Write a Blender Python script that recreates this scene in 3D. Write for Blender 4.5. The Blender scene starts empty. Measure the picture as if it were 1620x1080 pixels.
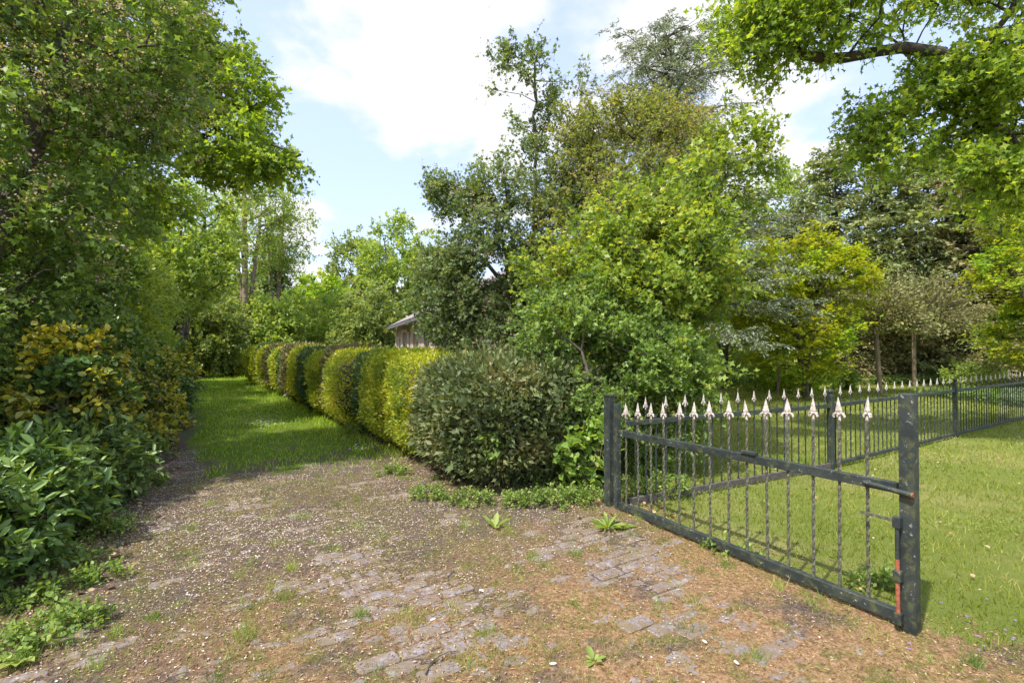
import bpy, math
import numpy as np
from mathutils import Vector

# ------------------------------------------------------------------ camera, world, sun, exposure
scene = bpy.context.scene
COL = scene.collection
CAM_H = 1.5
FPX = 800.0                      # focal length in photo pixels (1620 wide)
PITCH = math.atan(12.0 / FPX)
cam_d = bpy.data.cameras.new("camera")
cam_d.sensor_width = 36.0
cam_d.lens = FPX / 1620.0 * 36.0
cam_d.clip_start = 0.05
cam_d.clip_end = 2000.0
cam = bpy.data.objects.new("camera", cam_d)
cam.location = (0, 0, CAM_H)
cam.rotation_euler = (math.pi / 2 + PITCH, 0, 0)
COL.objects.link(cam)
scene.camera = cam

SUN_EL = math.radians(57)
SUN_DIR = np.array([-0.68, -0.73])          # horizontal direction towards the sun (behind the camera, left)
SUN_DIR = SUN_DIR / np.linalg.norm(SUN_DIR)
world = bpy.data.worlds.new("World")
scene.world = world
world.use_nodes = True
wt = world.node_tree
wt.nodes.clear()
N = wt.nodes.new
wout = N("ShaderNodeOutputWorld")
bg = N("ShaderNodeBackground")
bg.inputs["Strength"].default_value = 0.15
sky = N("ShaderNodeTexSky")
sky.sky_type = 'NISHITA'
sky.sun_disc = False
sky.sun_elevation = SUN_EL
sky.sun_rotation = math.atan2(SUN_DIR[0], SUN_DIR[1])
sky.altitude = 0
sky.air_density = 1.0
sky.dust_density = 1.5
sky.ozone_density = 1.0
tc = N("ShaderNodeTexCoord")
sep = N("ShaderNodeSeparateXYZ")
wt.links.new(tc.outputs["Generated"], sep.inputs[0])


def wmath(op, a, b=None, c=None, clamp=False):
    m = N("ShaderNodeMath")
    m.operation = op
    m.use_clamp = clamp
    for i, v in enumerate((a, b, c)):
        if v is None:
            continue
        if isinstance(v, (int, float)):
            m.inputs[i].default_value = v
        else:
            wt.links.new(v, m.inputs[i])
    return m.outputs[0]


zz = wmath('ADD', wmath('MAXIMUM', sep.outputs[2], 0.0), 0.22)
px_ = wmath('DIVIDE', sep.outputs[0], zz)
py_ = wmath('DIVIDE', sep.outputs[1], zz)
comb = N("ShaderNodeCombineXYZ")
wt.links.new(px_, comb.inputs[0])
wt.links.new(py_, comb.inputs[1])
noi = N("ShaderNodeTexNoise")
noi.inputs["Scale"].default_value = 1.9
noi.inputs["Detail"].default_value = 9
noi.inputs["Roughness"].default_value = 0.52
noi.inputs["Distortion"].default_value = 0.15
wt.links.new(comb.outputs[0], noi.inputs["Vector"])


def cloud_bias(px, py, power, amt):
    d = Vector(((px - 810) / FPX, 1.0, (552 - py) / FPX)).normalized()
    dot = N("ShaderNodeVectorMath")
    dot.operation = 'DOT_PRODUCT'
    wt.links.new(tc.outputs["Generated"], dot.inputs[0])
    dot.inputs[1].default_value = d
    p = wmath('POWER', wmath('MAXIMUM', dot.outputs["Value"], 0.0), power)
    return wmath('MULTIPLY', p, amt)


bias = cloud_bias(650, 90, 42, 0.42)
for a in ((1060, 20, 60, 0.36), (500, 430, 50, 0.30), (1240, 235, 130, 0.22), (740, 160, 90, .08),
          (430, 170, 60, -0.32), (600, 310, 60, -0.26), (880, 130, 120, -0.12), (1270, 150, 90, -0.20), (380, 30, 90, 0.06), (850, 0, 160, -0.08)):
    bias = wmath('ADD', bias, cloud_bias(*a))
cl = wmath('ADD', wmath('MULTIPLY_ADD', noi.outputs["Fac"], 1.7, -0.36), bias)
mr = N("ShaderNodeMapRange")
mr.interpolation_type = 'SMOOTHSTEP'
mr.inputs["From Min"].default_value = 0.50
mr.inputs["From Max"].default_value = 0.68
wt.links.new(cl, mr.inputs["Value"])
noi2 = N("ShaderNodeTexNoise")
noi2.inputs["Scale"].default_value = 3.0
noi2.inputs["Detail"].default_value = 6
wt.links.new(comb.outputs[0], noi2.inputs["Vector"])
ccol = N("ShaderNodeMix")
ccol.data_type = 'RGBA'
ccol.inputs["A"].default_value = (2.05, 2.1, 2.24, 1)
ccol.inputs["B"].default_value = (2.38, 2.38, 2.4, 1)
wt.links.new(noi2.outputs["Fac"], ccol.inputs["Factor"])
veil = N("ShaderNodeMix")          # thin high cloud over the blue
veil.data_type = 'RGBA'
veil.inputs["Factor"].default_value = 0.7
veil.inputs["B"].default_value = (1.5, 1.72, 2.45, 1)
wt.links.new(sky.outputs[0], veil.inputs["A"])
wm = N("ShaderNodeMix")
wm.data_type = 'RGBA'
wt.links.new(mr.outputs[0], wm.inputs["Factor"])
wt.links.new(veil.outputs["Result"], wm.inputs["A"])
wt.links.new(ccol.outputs["Result"], wm.inputs["B"])
wt.links.new(wm.outputs["Result"], bg.inputs["Color"])
wt.links.new(bg.outputs[0], wout.inputs[0])

sun_d = bpy.data.lights.new("sun", 'SUN')
sun_d.energy = 2.0
sun_d.angle = math.radians(1.2)
sun_d.color = (1.0, 0.95, 0.87)
sun = bpy.data.objects.new("sun", sun_d)
sv = Vector((SUN_DIR[0] * math.cos(SUN_EL), SUN_DIR[1] * math.cos(SUN_EL), math.sin(SUN_EL)))
sun.rotation_euler = sv.to_track_quat('Z', 'Y').to_euler()
sun.location = (-10, -10, 30)
COL.objects.link(sun)

vs = scene.view_settings
vs.view_transform = 'Standard'
vs.look = 'None'
vs.gamma = 1
vs.use_curve_mapping = False
vs.exposure = 1.72
scene.render.engine = 'CYCLES'
scene.cycles.max_bounces = 10
scene.cycles.diffuse_bounces = 8
scene.cycles.glossy_bounces = 2
scene.cycles.transmission_bounces = 5
scene.cycles.transparent_max_bounces = 4
scene.cycles.use_denoising = True

# ------------------------------------------------------------------ helpers
rng = np.random.default_rng(7)
TRIS = [0]


def nrm(v):
    return v / np.maximum(np.linalg.norm(v, axis=-1, keepdims=True), 1e-9)


def ray(px, py):
    d = np.array([(px - 810) / FPX, (540 - py) / FPX, -1.0])
    a = PITCH
    # camera frame (x right, y up, -z forward) -> world with a small upward pitch
    f = -d[2]
    return np.array([d[0], f * math.cos(a) - d[1] * math.sin(a), f * math.sin(a) + d[1] * math.cos(a)])


def G(px, py, z=0.0):
    d = ray(px, py)
    t = (z - CAM_H) / d[2]
    return np.array([d[0] * t, d[1] * t, z])


def A(px, py, D):
    d = ray(px, py)
    t = D / d[1]
    return np.array([d[0] * t, D, CAM_H + d[2] * t])


def _hash(ix, iy, iz, seed):
    h = (ix * 374761393 + iy * 668265263 + iz * 2147483647 + seed * 974634777) & 0xFFFFFFFF
    h = ((h ^ (h >> 13)) * 1274126177) & 0xFFFFFFFF
    h = h ^ (h >> 16)
    return (h & 0xFFFFFF) / float(0xFFFFFF)


def vnoise(P, scale=1.0, seed=0, octaves=1):
    P = np.atleast_2d(np.asarray(P, float))
    if P.shape[1] == 2:
        P = np.c_[P, np.zeros(len(P))]
    out = np.zeros(len(P))
    amp, tot = 1.0, 0.0
    for o in range(octaves):
        Q = P * scale * (2 ** o) + 100.5
        i = np.floor(Q).astype(np.int64)
        f = Q - i
        f = f * f * (3 - 2 * f)
        v = 0
        for dx in (0, 1):
            for dy in (0, 1):
                for dz in (0, 1):
                    w = (f[:, 0] if dx else 1 - f[:, 0]) * (f[:, 1] if dy else 1 - f[:, 1]) * (f[:, 2] if dz else 1 - f[:, 2])
                    v = v + w * _hash(i[:, 0] + dx, i[:, 1] + dy, i[:, 2] + dz, seed + o * 17)
        out += v * amp
        tot += amp
        amp *= 0.5
    return out / tot


def mesh_np(name, verts, faces, fattr=None, smooth=False):
    if len(verts) == 0:
        verts, faces, fattr = np.zeros((3, 3)), np.array([[0, 1, 2]]), None
    """faces: (M,k) int array of equal polygons, or a list of such arrays"""
    me = bpy.data.meshes.new(name)
    if not isinstance(faces, list):
        faces = [faces]
    faces = [np.asarray(f, dtype=np.int32) for f in faces if len(f)]
    me.vertices.add(len(verts))
    me.vertices.foreach_set("co", np.asarray(verts, dtype=np.float32).ravel())
    nl = sum(f.size for f in faces)
    nf = sum(len(f) for f in faces)
    me.loops.add(nl)
    me.polygons.add(nf)
    me.loops.foreach_set("vertex_index", np.concatenate([f.ravel() for f in faces]))
    ls, s = [], 0
    for f in faces:
        ls.append(s + np.arange(len(f), dtype=np.int32) * f.shape[1])
        s += f.size
        TRIS[0] += len(f) * (f.shape[1] - 2)
    me.polygons.foreach_set("loop_start", np.concatenate(ls).astype(np.int32))
    if not smooth:
        me.polygons.foreach_set("use_smooth", np.zeros(nf, dtype=bool))
    if fattr is not None:
        for k, v in fattr.items():
            at = me.attributes.new(k, 'FLOAT', 'FACE')
            at.data.foreach_set("value", np.asarray(v, dtype=np.float32))
    me.update(calc_edges=True)
    return me


def link(name, me, mat=None, parent=None, kind=None, label=None, cat=None, group=None, loc=None):
    o = bpy.data.objects.new(name, me)
    COL.objects.link(o)
    if mat is not None and me is not None and len(me.materials) == 0:
        me.materials.append(mat)
    if parent is not None:
        o.parent = parent
    if loc is not None:
        o.location = loc
    if kind:
        o["kind"] = kind
    if label:
        o["label"] = label
    if cat:
        o["category"] = cat
    if group:
        o["group"] = group
    return o


def thing(name, label, cat, loc=(0, 0, 0), rz=0, group=None):
    o = bpy.data.objects.new(name, None)
    o.empty_display_size = 0.2
    COL.objects.link(o)
    o.location = loc
    o.rotation_euler = (0, 0, rz)
    o["label"] = label
    o["category"] = cat
    if group:
        o["group"] = group
    return o


class MB:
    """small mesh builder"""

    def __init__(s):
        s.v, s.q, s.t = [], [], []

    def add(s, V, F):
        n = len(s.v)
        s.v.extend([tuple(x) for x in V])
        for f in F:
            (s.q if len(f) == 4 else s.t).append([i + n for i in f])

    def box(s, c, h, ax=None, bev=0.0):
        """centre, half sizes, optional 3 axis vectors; bevel as chamfer on the top and sides"""
        c = np.array(c, float)
        X, Y, Z = [np.array(a, float) for a in (ax if ax is not None else ((1, 0, 0), (0, 1, 0), (0, 0, 1)))]
        hx, hy, hz = h
        if bev <= 0:
            V = [c + X * hx * sx + Y * hy * sy + Z * hz * sz for sz in (-1, 1) for sy in (-1, 1) for sx in (-1, 1)]
            s.add(V, [(0, 2, 3, 1), (4, 5, 7, 6), (0, 1, 5, 4), (2, 6, 7, 3), (0, 4, 6, 2), (1, 3, 7, 5)])
        else:
            b = bev
            ring = [(-hx + b, -hy), (hx - b, -hy), (hx, -hy + b), (hx, hy - b), (hx - b, hy), (-hx + b, hy), (-hx, hy - b), (-hx, -hy + b)]
            V, F = [], []
            lv = [(-hz, b * 0.9), (-hz + b, 0), (hz - b, 0), (hz, b * 0.9)]
            for z, k in lv:
                for (x, y) in ring:
                    V.append(c + X * (x - math.copysign(k, x)) + Y * (y - math.copysign(k, y)) + Z * z)
            for l in range(3):
                for i in range(8):
                    j = (i + 1) % 8
                    F.append((l * 8 + i, l * 8 + j, l * 8 + 8 + j, l * 8 + 8 + i))
            nb = len(V)
            V.append(c - Z * hz)
            V.append(c + Z * hz)
            for i in range(8):
                j = (i + 1) % 8
                F.append((nb, j, i))
                F.append((nb + 1, 24 + i, 24 + j))
            s.add(V, F)

    def lathe(s, prof, c, seg=10, ax=None):
        c = np.array(c, float)
        X, Y, Z = [np.array(a, float) for a in (ax if ax is not None else ((1, 0, 0), (0, 1, 0), (0, 0, 1)))]
        V, F = [], []
        for r, z in prof:
            for i in range(seg):
                a = 2 * math.pi * i / seg
                V.append(c + X * r * math.cos(a) + Y * r * math.sin(a) + Z * z)
        for l in range(len(prof) - 1):
            for i in range(seg):
                j = (i + 1) % seg
                F.append((l * seg + i, l * seg + j, l * seg + seg + j, l * seg + seg + i))
        s.add(V, F)

    def mesh(s, name, smooth=False):
        fs = []
        if s.q:
            fs.append(np.array(s.q))
        if s.t:
            fs.append(np.array(s.t))
        return mesh_np(name, np.array(s.v), fs, smooth=smooth)


def tubes(P0, P1, R0, R1, k=5):
    """tube segments P0->P1, vectorised; returns verts, quads"""
    P0, P1 = np.atleast_2d(P0), np.atleast_2d(P1)
    n = len(P0)
    R0 = np.broadcast_to(R0, (n,))
    R1 = np.broadcast_to(R1, (n,))
    d = nrm(P1 - P0)
    ref = np.where(np.abs(d[:, 2:3]) > 0.9, np.array([[1.0, 0, 0]]), np.array([[0, 0, 1.0]]))
    x = nrm(np.cross(d, ref))
    y = np.cross(d, x)
    a = np.arange(k) * 2 * np.pi / k
    ring = x[:, None, :] * np.cos(a)[None, :, None] + y[:, None, :] * np.sin(a)[None, :, None]
    V = np.concatenate([P0[:, None, :] + ring * R0[:, None, None], P1[:, None, :] + ring * R1[:, None, None]], axis=1)
    i = np.arange(k)
    j = (i + 1) % k
    q = np.stack([i, j, j + k, i + k], axis=1)
    F = (q[None] + (np.arange(n) * 2 * k)[:, None, None]).reshape(-1, 4)
    return V.reshape(-1, 3), F


# ---------------------------------------------------------------- materials
def newmat(name):
    m = bpy.data.materials.new(name)
    m.use_nodes = True
    nt = m.node_tree
    b = nt.nodes["Principled BSDF"]
    return m, nt, b


def ramp(nt, fac, stops, interp='LINEAR'):
    r = nt.nodes.new("ShaderNodeValToRGB")
    r.color_ramp.interpolation = interp
    e = r.color_ramp.elements
    while len(e) > 1:
        e.remove(e[-1])
    e[0].position = stops[0][0]
    e[0].color = (*stops[0][1], 1)
    for p, c in stops[1:]:
        el = e.new(p)
        el.color = (*c, 1)
    nt.links.new(fac, r.inputs[0])
    return r.outputs[0]


def noise(nt, scale, detail=4, rough=0.55, vec=None, dist=0.0, w=None):
    n = nt.nodes.new("ShaderNodeTexNoise")
    n.inputs["Scale"].default_value = scale
    n.inputs["Detail"].default_value = detail
    n.inputs["Roughness"].default_value = rough
    n.inputs["Distortion"].default_value = dist
    if vec is None:
        t = nt.nodes.new("ShaderNodeTexCoord")
        vec = t.outputs["Object"]
    nt.links.new(vec, n.inputs["Vector"])
    return n.outputs["Fac"]


def mixc(nt, fac, a, b):
    m = nt.nodes.new("ShaderNodeMix")
    m.data_type = 'RGBA'
    for nm, v in (("Factor", fac), ("A", a), ("B", b)):
        s = [i for i in m.inputs if i.name == nm and (i.type == ('VALUE' if nm == "Factor" else 'RGBA'))][0]
        if isinstance(v, (int, float)):
            s.default_value = v
        elif isinstance(v, tuple):
            s.default_value = (*v, 1)
        else:
            nt.links.new(v, s)
    return [o for o in m.outputs if o.type == 'RGBA'][0]


def step(nt, v, lo, hi):
    m = nt.nodes.new("ShaderNodeMapRange")
    m.interpolation_type = 'SMOOTHSTEP'
    m.inputs["From Min"].default_value = lo
    m.inputs["From Max"].default_value = hi
    nt.links.new(v, m.inputs["Value"])
    return m.outputs[0]


def bump(nt, b, h, strength=0.4, dist=0.01):
    n = nt.nodes.new("ShaderNodeBump")
    n.inputs["Strength"].default_value = strength
    n.inputs["Distance"].default_value = dist
    nt.links.new(h, n.inputs["Height"])
    nt.links.new(n.outputs[0], b.inputs["Normal"])


LEAF_GAIN = 2.25


def leaf_mat(name, stops, rough=0.5, trans=0.35, spec=0.4):
    """stops: colours over the per-leaf random value v"""
    m, nt, b = newmat(name)
    at = nt.nodes.new("ShaderNodeAttribute")
    at.attribute_name = "v"
    n = len(stops)
    if max(stops[-1]) < 0.5:
        stops = [tuple(min(x * LEAF_GAIN, 0.6) for x in c) for c in stops]
    trans = min(trans * 1.35, 0.55)
    col = ramp(nt, at.outputs["Fac"], [(i / max(n - 1, 1), c) for i, c in enumerate(stops)])
    nt.links.new(col, b.inputs["Base Color"])
    b.inputs["Roughness"].default_value = rough
    b.inputs["Specular IOR Level"].default_value = spec
    tr = nt.nodes.new("ShaderNodeBsdfTranslucent")
    hs = nt.nodes.new("ShaderNodeMix")
    hs.data_type = 'RGBA'
    hs.blend_type = 'MULTIPLY'
    hs.inputs["Factor"].default_value = 1.0
    ia = [i for i in hs.inputs if i.type == 'RGBA']
    nt.links.new(col, ia[0])
    ia[1].default_value = (1.35, 1.2, 0.4, 1)
    nt.links.new([o for o in hs.outputs if o.type == 'RGBA'][0], tr.inputs["Color"])
    mx = nt.nodes.new("ShaderNodeMixShader")
    mx.inputs[0].default_value = trans
    out = nt.nodes["Material Output"]
    nt.links.new(b.outputs[0], mx.inputs[1])
    nt.links.new(tr.outputs[0], mx.inputs[2])
    nt.links.new(mx.outputs[0], out.inputs[0])
    return m


def bark_mat(name, a, b_, scale=20):
    m, nt, b = newmat(name)
    n = noise(nt, scale, 6, 0.65)
    n2 = noise(nt, 3, 3)
    c = ramp(nt, n, [(0.3, a), (0.7, b_)])
    c = mixc(nt, step(nt, n2, 0.5, 0.7), c, (0.09, 0.11, 0.05))
    nt.links.new(c, b.inputs["Base Color"])
    b.inputs["Roughness"].default_value = 0.9
    bump(nt, b, n, 0.8, 0.01)
    return m


M = {}
M['bark'] = bark_mat('bark', (0.045, 0.035, 0.025), (0.16, 0.13, 0.1))
M['bark_tan'] = bark_mat('bark_tan', (0.16, 0.11, 0.07), (0.33, 0.25, 0.17))
M['bark_dark'] = bark_mat('bark_dark', (0.03, 0.022, 0.017), (0.09, 0.07, 0.055))
# foliage palettes (linear)
M['twiggy'] = leaf_mat('brown_green_leaf', [(0.06, 0.055, 0.025), (0.10, 0.09, 0.035), (0.12, 0.13, 0.045), (0.15, 0.17, 0.055)], 0.6, 0.2)
M['hawthorn'] = leaf_mat('hawthorn_leaf', [(0.045, 0.078, 0.02), (0.08, 0.135, 0.028), (0.12, 0.18, 0.038), (0.18, 0.235, 0.06)], 0.42)
M['hawthorn_dark'] = leaf_mat('dark_hawthorn_leaf', [(0.042, 0.068, 0.028), (0.075, 0.11, 0.042), (0.11, 0.15, 0.058), (0.16, 0.195, 0.095)], 0.45)
M['maple'] = leaf_mat('field_maple_leaf', [(0.062, 0.11, 0.022), (0.115, 0.17, 0.03), (0.18, 0.23, 0.04), (0.28, 0.32, 0.06)], 0.42, 0.42)
M['oak'] = leaf_mat('oak_leaf', [(0.062, 0.11, 0.016), (0.11, 0.17, 0.022), (0.165, 0.23, 0.03), (0.24, 0.3, 0.045)], 0.5, 0.48)
M['bright'] = leaf_mat('pale_green_leaf', [(0.075, 0.12, 0.028), (0.125, 0.18, 0.04), (0.175, 0.235, 0.055), (0.24, 0.29, 0.085)], 0.5, 0.4)
M['olive'] = leaf_mat('olive_green_leaf', [(0.055, 0.085, 0.025), (0.095, 0.13, 0.038), (0.14, 0.175, 0.052), (0.19, 0.22, 0.08)], 0.5, 0.38)
M['golden'] = leaf_mat('golden_leaf', [(0.17, 0.24, 0.014), (0.29, 0.37, 0.018), (0.42, 0.47, 0.025), (0.56, 0.56, 0.04)], 0.5, 0.45)
M['golden_green'] = leaf_mat('yellow_green_leaf', [(0.07, 0.14, 0.015), (0.14, 0.23, 0.02), (0.22, 0.30, 0.03), (0.34, 0.38, 0.04)], 0.5, 0.45)
M['redmay'] = leaf_mat('bronze_green_leaf', [(0.065, 0.085, 0.022), (0.115, 0.14, 0.035), (0.16, 0.185, 0.05), (0.21, 0.17, 0.085)], 0.5, 0.4)
M['blossom'] = leaf_mat('faded_blossom', [(0.28, 0.18, 0.14), (0.45, 0.33, 0.25), (0.55, 0.45, 0.33), (0.6, 0.55, 0.45)], 0.7, 0.3)
M['laurel'] = leaf_mat('laurel_leaf', [(0.028, 0.058, 0.014), (0.05, 0.092, 0.02), (0.08, 0.13, 0.026), (0.15, 0.21, 0.04)], 0.38, 0.22, 0.6)
M['euonymus'] = leaf_mat('variegated_leaf', [(0.03, 0.08, 0.02), (0.10, 0.16, 0.03), (0.46, 0.43, 0.04), (0.6, 0.54, 0.06), (0.62, 0.58, 0.16)], 0.35, 0.25)
M['cedar'] = leaf_mat('cedar_needles', [(0.08, 0.10, 0.065), (0.12, 0.145, 0.10), (0.16, 0.19, 0.14), (0.2, 0.23, 0.18)], 0.6, 0.15)
M['spruce'] = leaf_mat('spruce_needles', [(0.055, 0.075, 0.03), (0.09, 0.115, 0.042), (0.13, 0.15, 0.055), (0.18, 0.175, 0.08)], 0.6, 0.2)
M['spruce_brown'] = leaf_mat('browned_spruce_needles', [(0.07, 0.075, 0.032), (0.11, 0.105, 0.045), (0.16, 0.135, 0.065), (0.15, 0.155, 0.06)], 0.6, 0.2)
M['thuja_olive'] = leaf_mat('olive_conifer_spray', [(0.035, 0.05, 0.02), (0.062, 0.082, 0.03), (0.095, 0.112, 0.042), (0.14, 0.125, 0.055)], 0.5, 0.2)
M['thuja_dark'] = leaf_mat('dark_conifer_spray', [(0.026, 0.048, 0.018), (0.042, 0.072, 0.024), (0.062, 0.095, 0.03), (0.09, 0.12, 0.04)], 0.5, 0.2)
M['thuja_gold'] = leaf_mat('golden_conifer_spray', [(0.09, 0.125, 0.015), (0.17, 0.21, 0.02), (0.27, 0.30, 0.025), (0.4, 0.40, 0.04)], 0.5, 0.3)
M['thuja_bronze'] = leaf_mat('bronze_conifer_spray', [(0.05, 0.05, 0.02), (0.09, 0.085, 0.035), (0.15, 0.11, 0.05), (0.12, 0.14, 0.05)], 0.5, 0.2)
M['weed'] = leaf_mat('weed_leaf', [(0.055, 0.10, 0.022), (0.095, 0.145, 0.03), (0.14, 0.19, 0.045), (0.2, 0.24, 0.07)], 0.5, 0.35)
M['bramble'] = leaf_mat('bramble_leaf', [(0.08, 0.14, 0.03), (0.12, 0.19, 0.04), (0.17, 0.25, 0.06), (0.25, 0.31, 0.1)], 0.4, 0.4)
M['ivy'] = leaf_mat('ground_cover_leaf', [(0.04, 0.075, 0.02), (0.065, 0.105, 0.028), (0.10, 0.145, 0.04), (0.15, 0.19, 0.06)], 0.4, 0.25)
M['lawn_blade'] = leaf_mat('lawn_blade', [(0.13, 0.18, 0.02), (0.2, 0.26, 0.03), (0.3, 0.34, 0.06), (0.42, 0.42, 0.12), (0.55, 0.48, 0.22)], 0.6, 0.35)
M['path_blade'] = leaf_mat('path_blade', [(0.08, 0.14, 0.014), (0.13, 0.21, 0.018), (0.19, 0.28, 0.025), (0.28, 0.35, 0.05)], 0.6, 0.35)
M['petal'] = leaf_mat('fallen_petal', [(0.6, 0.5, 0.4), (0.7, 0.62, 0.52), (0.75, 0.7, 0.65)], 0.8, 0.2)
M['litter'] = leaf_mat('dry_litter', [(0.12, 0.07, 0.04), (0.26, 0.15, 0.08), (0.42, 0.26, 0.14), (0.55, 0.42, 0.27)], 0.85, 0.1)
M['daisy'] = leaf_mat('daisy_petals', [(0.75, 0.75, 0.72), (0.8, 0.8, 0.8)], 0.7, 0.2)
M['violet'] = leaf_mat('violet_flower', [(0.25, 0.2, 0.5), (0.35, 0.25, 0.6)], 0.7, 0.2)


# ---------------------------------------------------------------- leaf geometry
SHAPES = {
    # (x across, y along, z up) in leaf units; faces
    'kite': (np.array([(0, 0, 0), (0.30, 0.5, 0.08), (0, 1, -0.05), (-0.30, 0.5, 0.08)]), [(0, 1, 2), (0, 2, 3)]),
    'broad': (np.array([(0, 0, 0), (0.33, 0.35, 0.08), (0.27, 0.72, 0.03), (0, 1, -0.10), (-0.27, 0.72, 0.03), (-0.33, 0.35, 0.08)]),
              [(0, 1, 2, 3), (0, 3, 4, 5)]),
    'laurel': (np.array([(0, 0, 0), (0.17, 0.3, 0.05), (0.16, 0.72, 0.0), (0, 1, -0.15), (-0.16, 0.72, 0.0), (-0.17, 0.3, 0.05)]),
               [(0, 1, 2, 3), (0, 3, 4, 5)]),
    'lobed': (np.array([(0, 0, 0), (0.16, 0.35, 0.02), (0.48, 0.45, 0.06), (0.2, 0.62, 0.0), (0, 1, -0.08), (-0.2, 0.62, 0.0), (-0.48, 0.45, 0.06), (-0.16, 0.35, 0.02)]),
              [(0, 1, 2, 3), (0, 3, 4, 5), (0, 5, 6, 7)]),
    'needle': (np.array([(0, 0, 0), (0.10, 0.45, 0.02), (0, 1, -0.06), (-0.10, 0.45, 0.02)]), [(0, 1, 2), (0, 2, 3)]),
    'spray': (np.array([(0, 0, 0), (0.24, 0.45, 0.03), (0.10, 0.6, 0), (0, 1, -0.05), (-0.10, 0.6, 0), (-0.24, 0.45, 0.03)]),
              [(0, 1, 2), (0, 2, 3, 4), (0, 4, 5)]),
    'blade': (np.array([(-0.5, 0, 0), (0.5, 0, 0), (0.32, 0.55, 0.0), (-0.32, 0.55, 0.0), (0, 1, 0)]), [(0, 1, 2, 3), (3, 2, 4)]),
}


def leaves(P, D, Nm, S, shape='kite', v=None, width=1.0):
    """verts, faces list, v for leaves at P pointing D with normal Nm and length S"""
    V0, F0 = SHAPES[shape]
    n = len(P)
    D = nrm(D)
    X = nrm(np.cross(D, Nm))
    Z = np.cross(X, D)
    S = np.broadcast_to(S, (n,))
    W = np.broadcast_to(width, (n,))
    V = (P[:, None, :] + (X[:, None, :] * (V0[None, :, 0:1] * W[:, None, None]) + D[:, None, :] * V0[None, :, 1:2]
                          + Z[:, None, :] * V0[None, :, 2:3]) * S[:, None, None])
    k = len(V0)
    off = (np.arange(n) * k)[:, None]
    out, vv = [], []
    if v is None:
        v = rng.random(n)
    tri = [f for f in F0 if len(f) == 3]
    quad = [f for f in F0 if len(f) == 4]
    for grp in (tri, quad):
        if grp:
            g = np.array(grp)
            out.append((g[None] + off[:, :, None]).reshape(-1, g.shape[1]))
            vv.append(np.repeat(v, len(g)))
    return V.reshape(-1, 3), out, np.concatenate(vv)


def leaf_obj(name, P, D, Nm, S, shape, mat, parent, v=None, width=1.0, **kw):
    V, F, vv = leaves(P, D, Nm, S, shape, v, width)
    me = mesh_np(name, V, F, {'v': vv}, smooth=True)
    return link(name, me, mat, parent, **kw)


def rdir(n):
    return nrm(rng.normal(size=(n, 3)))


def cluster_leaves(C, O, n_twig, n_leaf, rad, size, droop=0.15, flat=1.0, up=0.6, vspread=0.35, out_w=0.7, jit=0.25):
    """leaves on twigs radiating from cluster centres C with outward dirs O. Returns P,D,N,S,v, twig ends"""
    nc = len(C)
    T = nrm(O[:, None, :] * out_w + rng.normal(size=(nc, n_twig, 3)) * 0.62)
    T[..., 2] *= flat
    T = nrm(T)
    rad = np.broadcast_to(rad, (nc,))
    L = rad[:, None] * (0.5 + 0.9 * rng.random((nc, n_twig)))
    st = C[:, None, :] + rng.normal(size=(nc, n_twig, 3)) * rad[:, None, None] * 0.25 * np.array([1, 1, flat])
    t = (np.arange(n_leaf)[None, None, :] + rng.random((nc, n_twig, n_leaf))) / n_leaf
    P = st[:, :, None, :] + T[:, :, None, :] * (L[:, :, None] * t)[..., None]
    P[..., 2] -= droop * (L[:, :, None] * t ** 2)
    P += rng.normal(size=P.shape) * (rad[:, None, None, None] * jit * 0.25)
    sh = P.shape[:3]
    D = nrm(T[:, :, None, :] * 0.5 + rng.normal(size=(*sh, 3)) * 0.55 + np.array([0, 0, -droop]))
    D[..., 2] *= max(flat, 0.5)
    Nm = rng.normal(size=(*sh, 3)) * 0.6
    Nm[..., 2] += up
    S = size * (0.45 + 0.9 * rng.random(sh))
    cv = rng.random(nc)[:, None, None] * 0.55 + 0.15
    v = np.clip(cv + (t[:, :, :] - 0.5) * 0.25 + rng.normal(size=sh) * vspread * 0.5, 0, 1)
    return P.reshape(-1, 3), D.reshape(-1, 3), nrm(Nm.reshape(-1, 3)), S.ravel(), v.ravel(), (st.reshape(-1, 3), (st + T * L[..., None]).reshape(-1, 3) - np.array([0, 0, 1]) * (droop * L).reshape(-1, 1))


def sample_blobs(blobs, n, shell=0.45, gap=0.42, gscale=1.0, seed=3):
    """cluster centres in a union of ellipsoids: (cx,cy,cz, rx,ry,rz, weight)"""
    B = np.array([b[:6] for b in blobs], float)
    w = np.array([b[6] if len(b) > 6 else b[3] * b[4] * b[5] for b in blobs], float)
    w = w / w.sum()
    res, tries = [], 0
    tot = 0
    while tot < n and tries < 30:
        m = n * 3
        k = rng.choice(len(B), m, p=w)
        d = rdir(m)
        r = (shell + (1 - shell) * rng.random(m)) ** 0.6
        lump = 0.78 + 0.44 * vnoise(d * 2.2 + k[:, None] * 7.3, 1.0, seed + 5, 2)
        P = B[k, :3] + d * (r * lump)[:, None] * B[k, 3:6]
        keep = vnoise(P, gscale, seed, 2) > gap
        keep &= P[:, 2] > 0.05
        P = P[keep]
        res.append(np.c_[P, k[keep]])
        tot += len(P)
        tries += 1
    R = np.concatenate(res)[:n]
    k = R[:, 3].astype(int)
    return R[:, :3], nrm((R[:, :3] - B[k, :3]) / (B[k, 3:6] ** 1.0) + np.array([0, 0, 0.25]))


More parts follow.
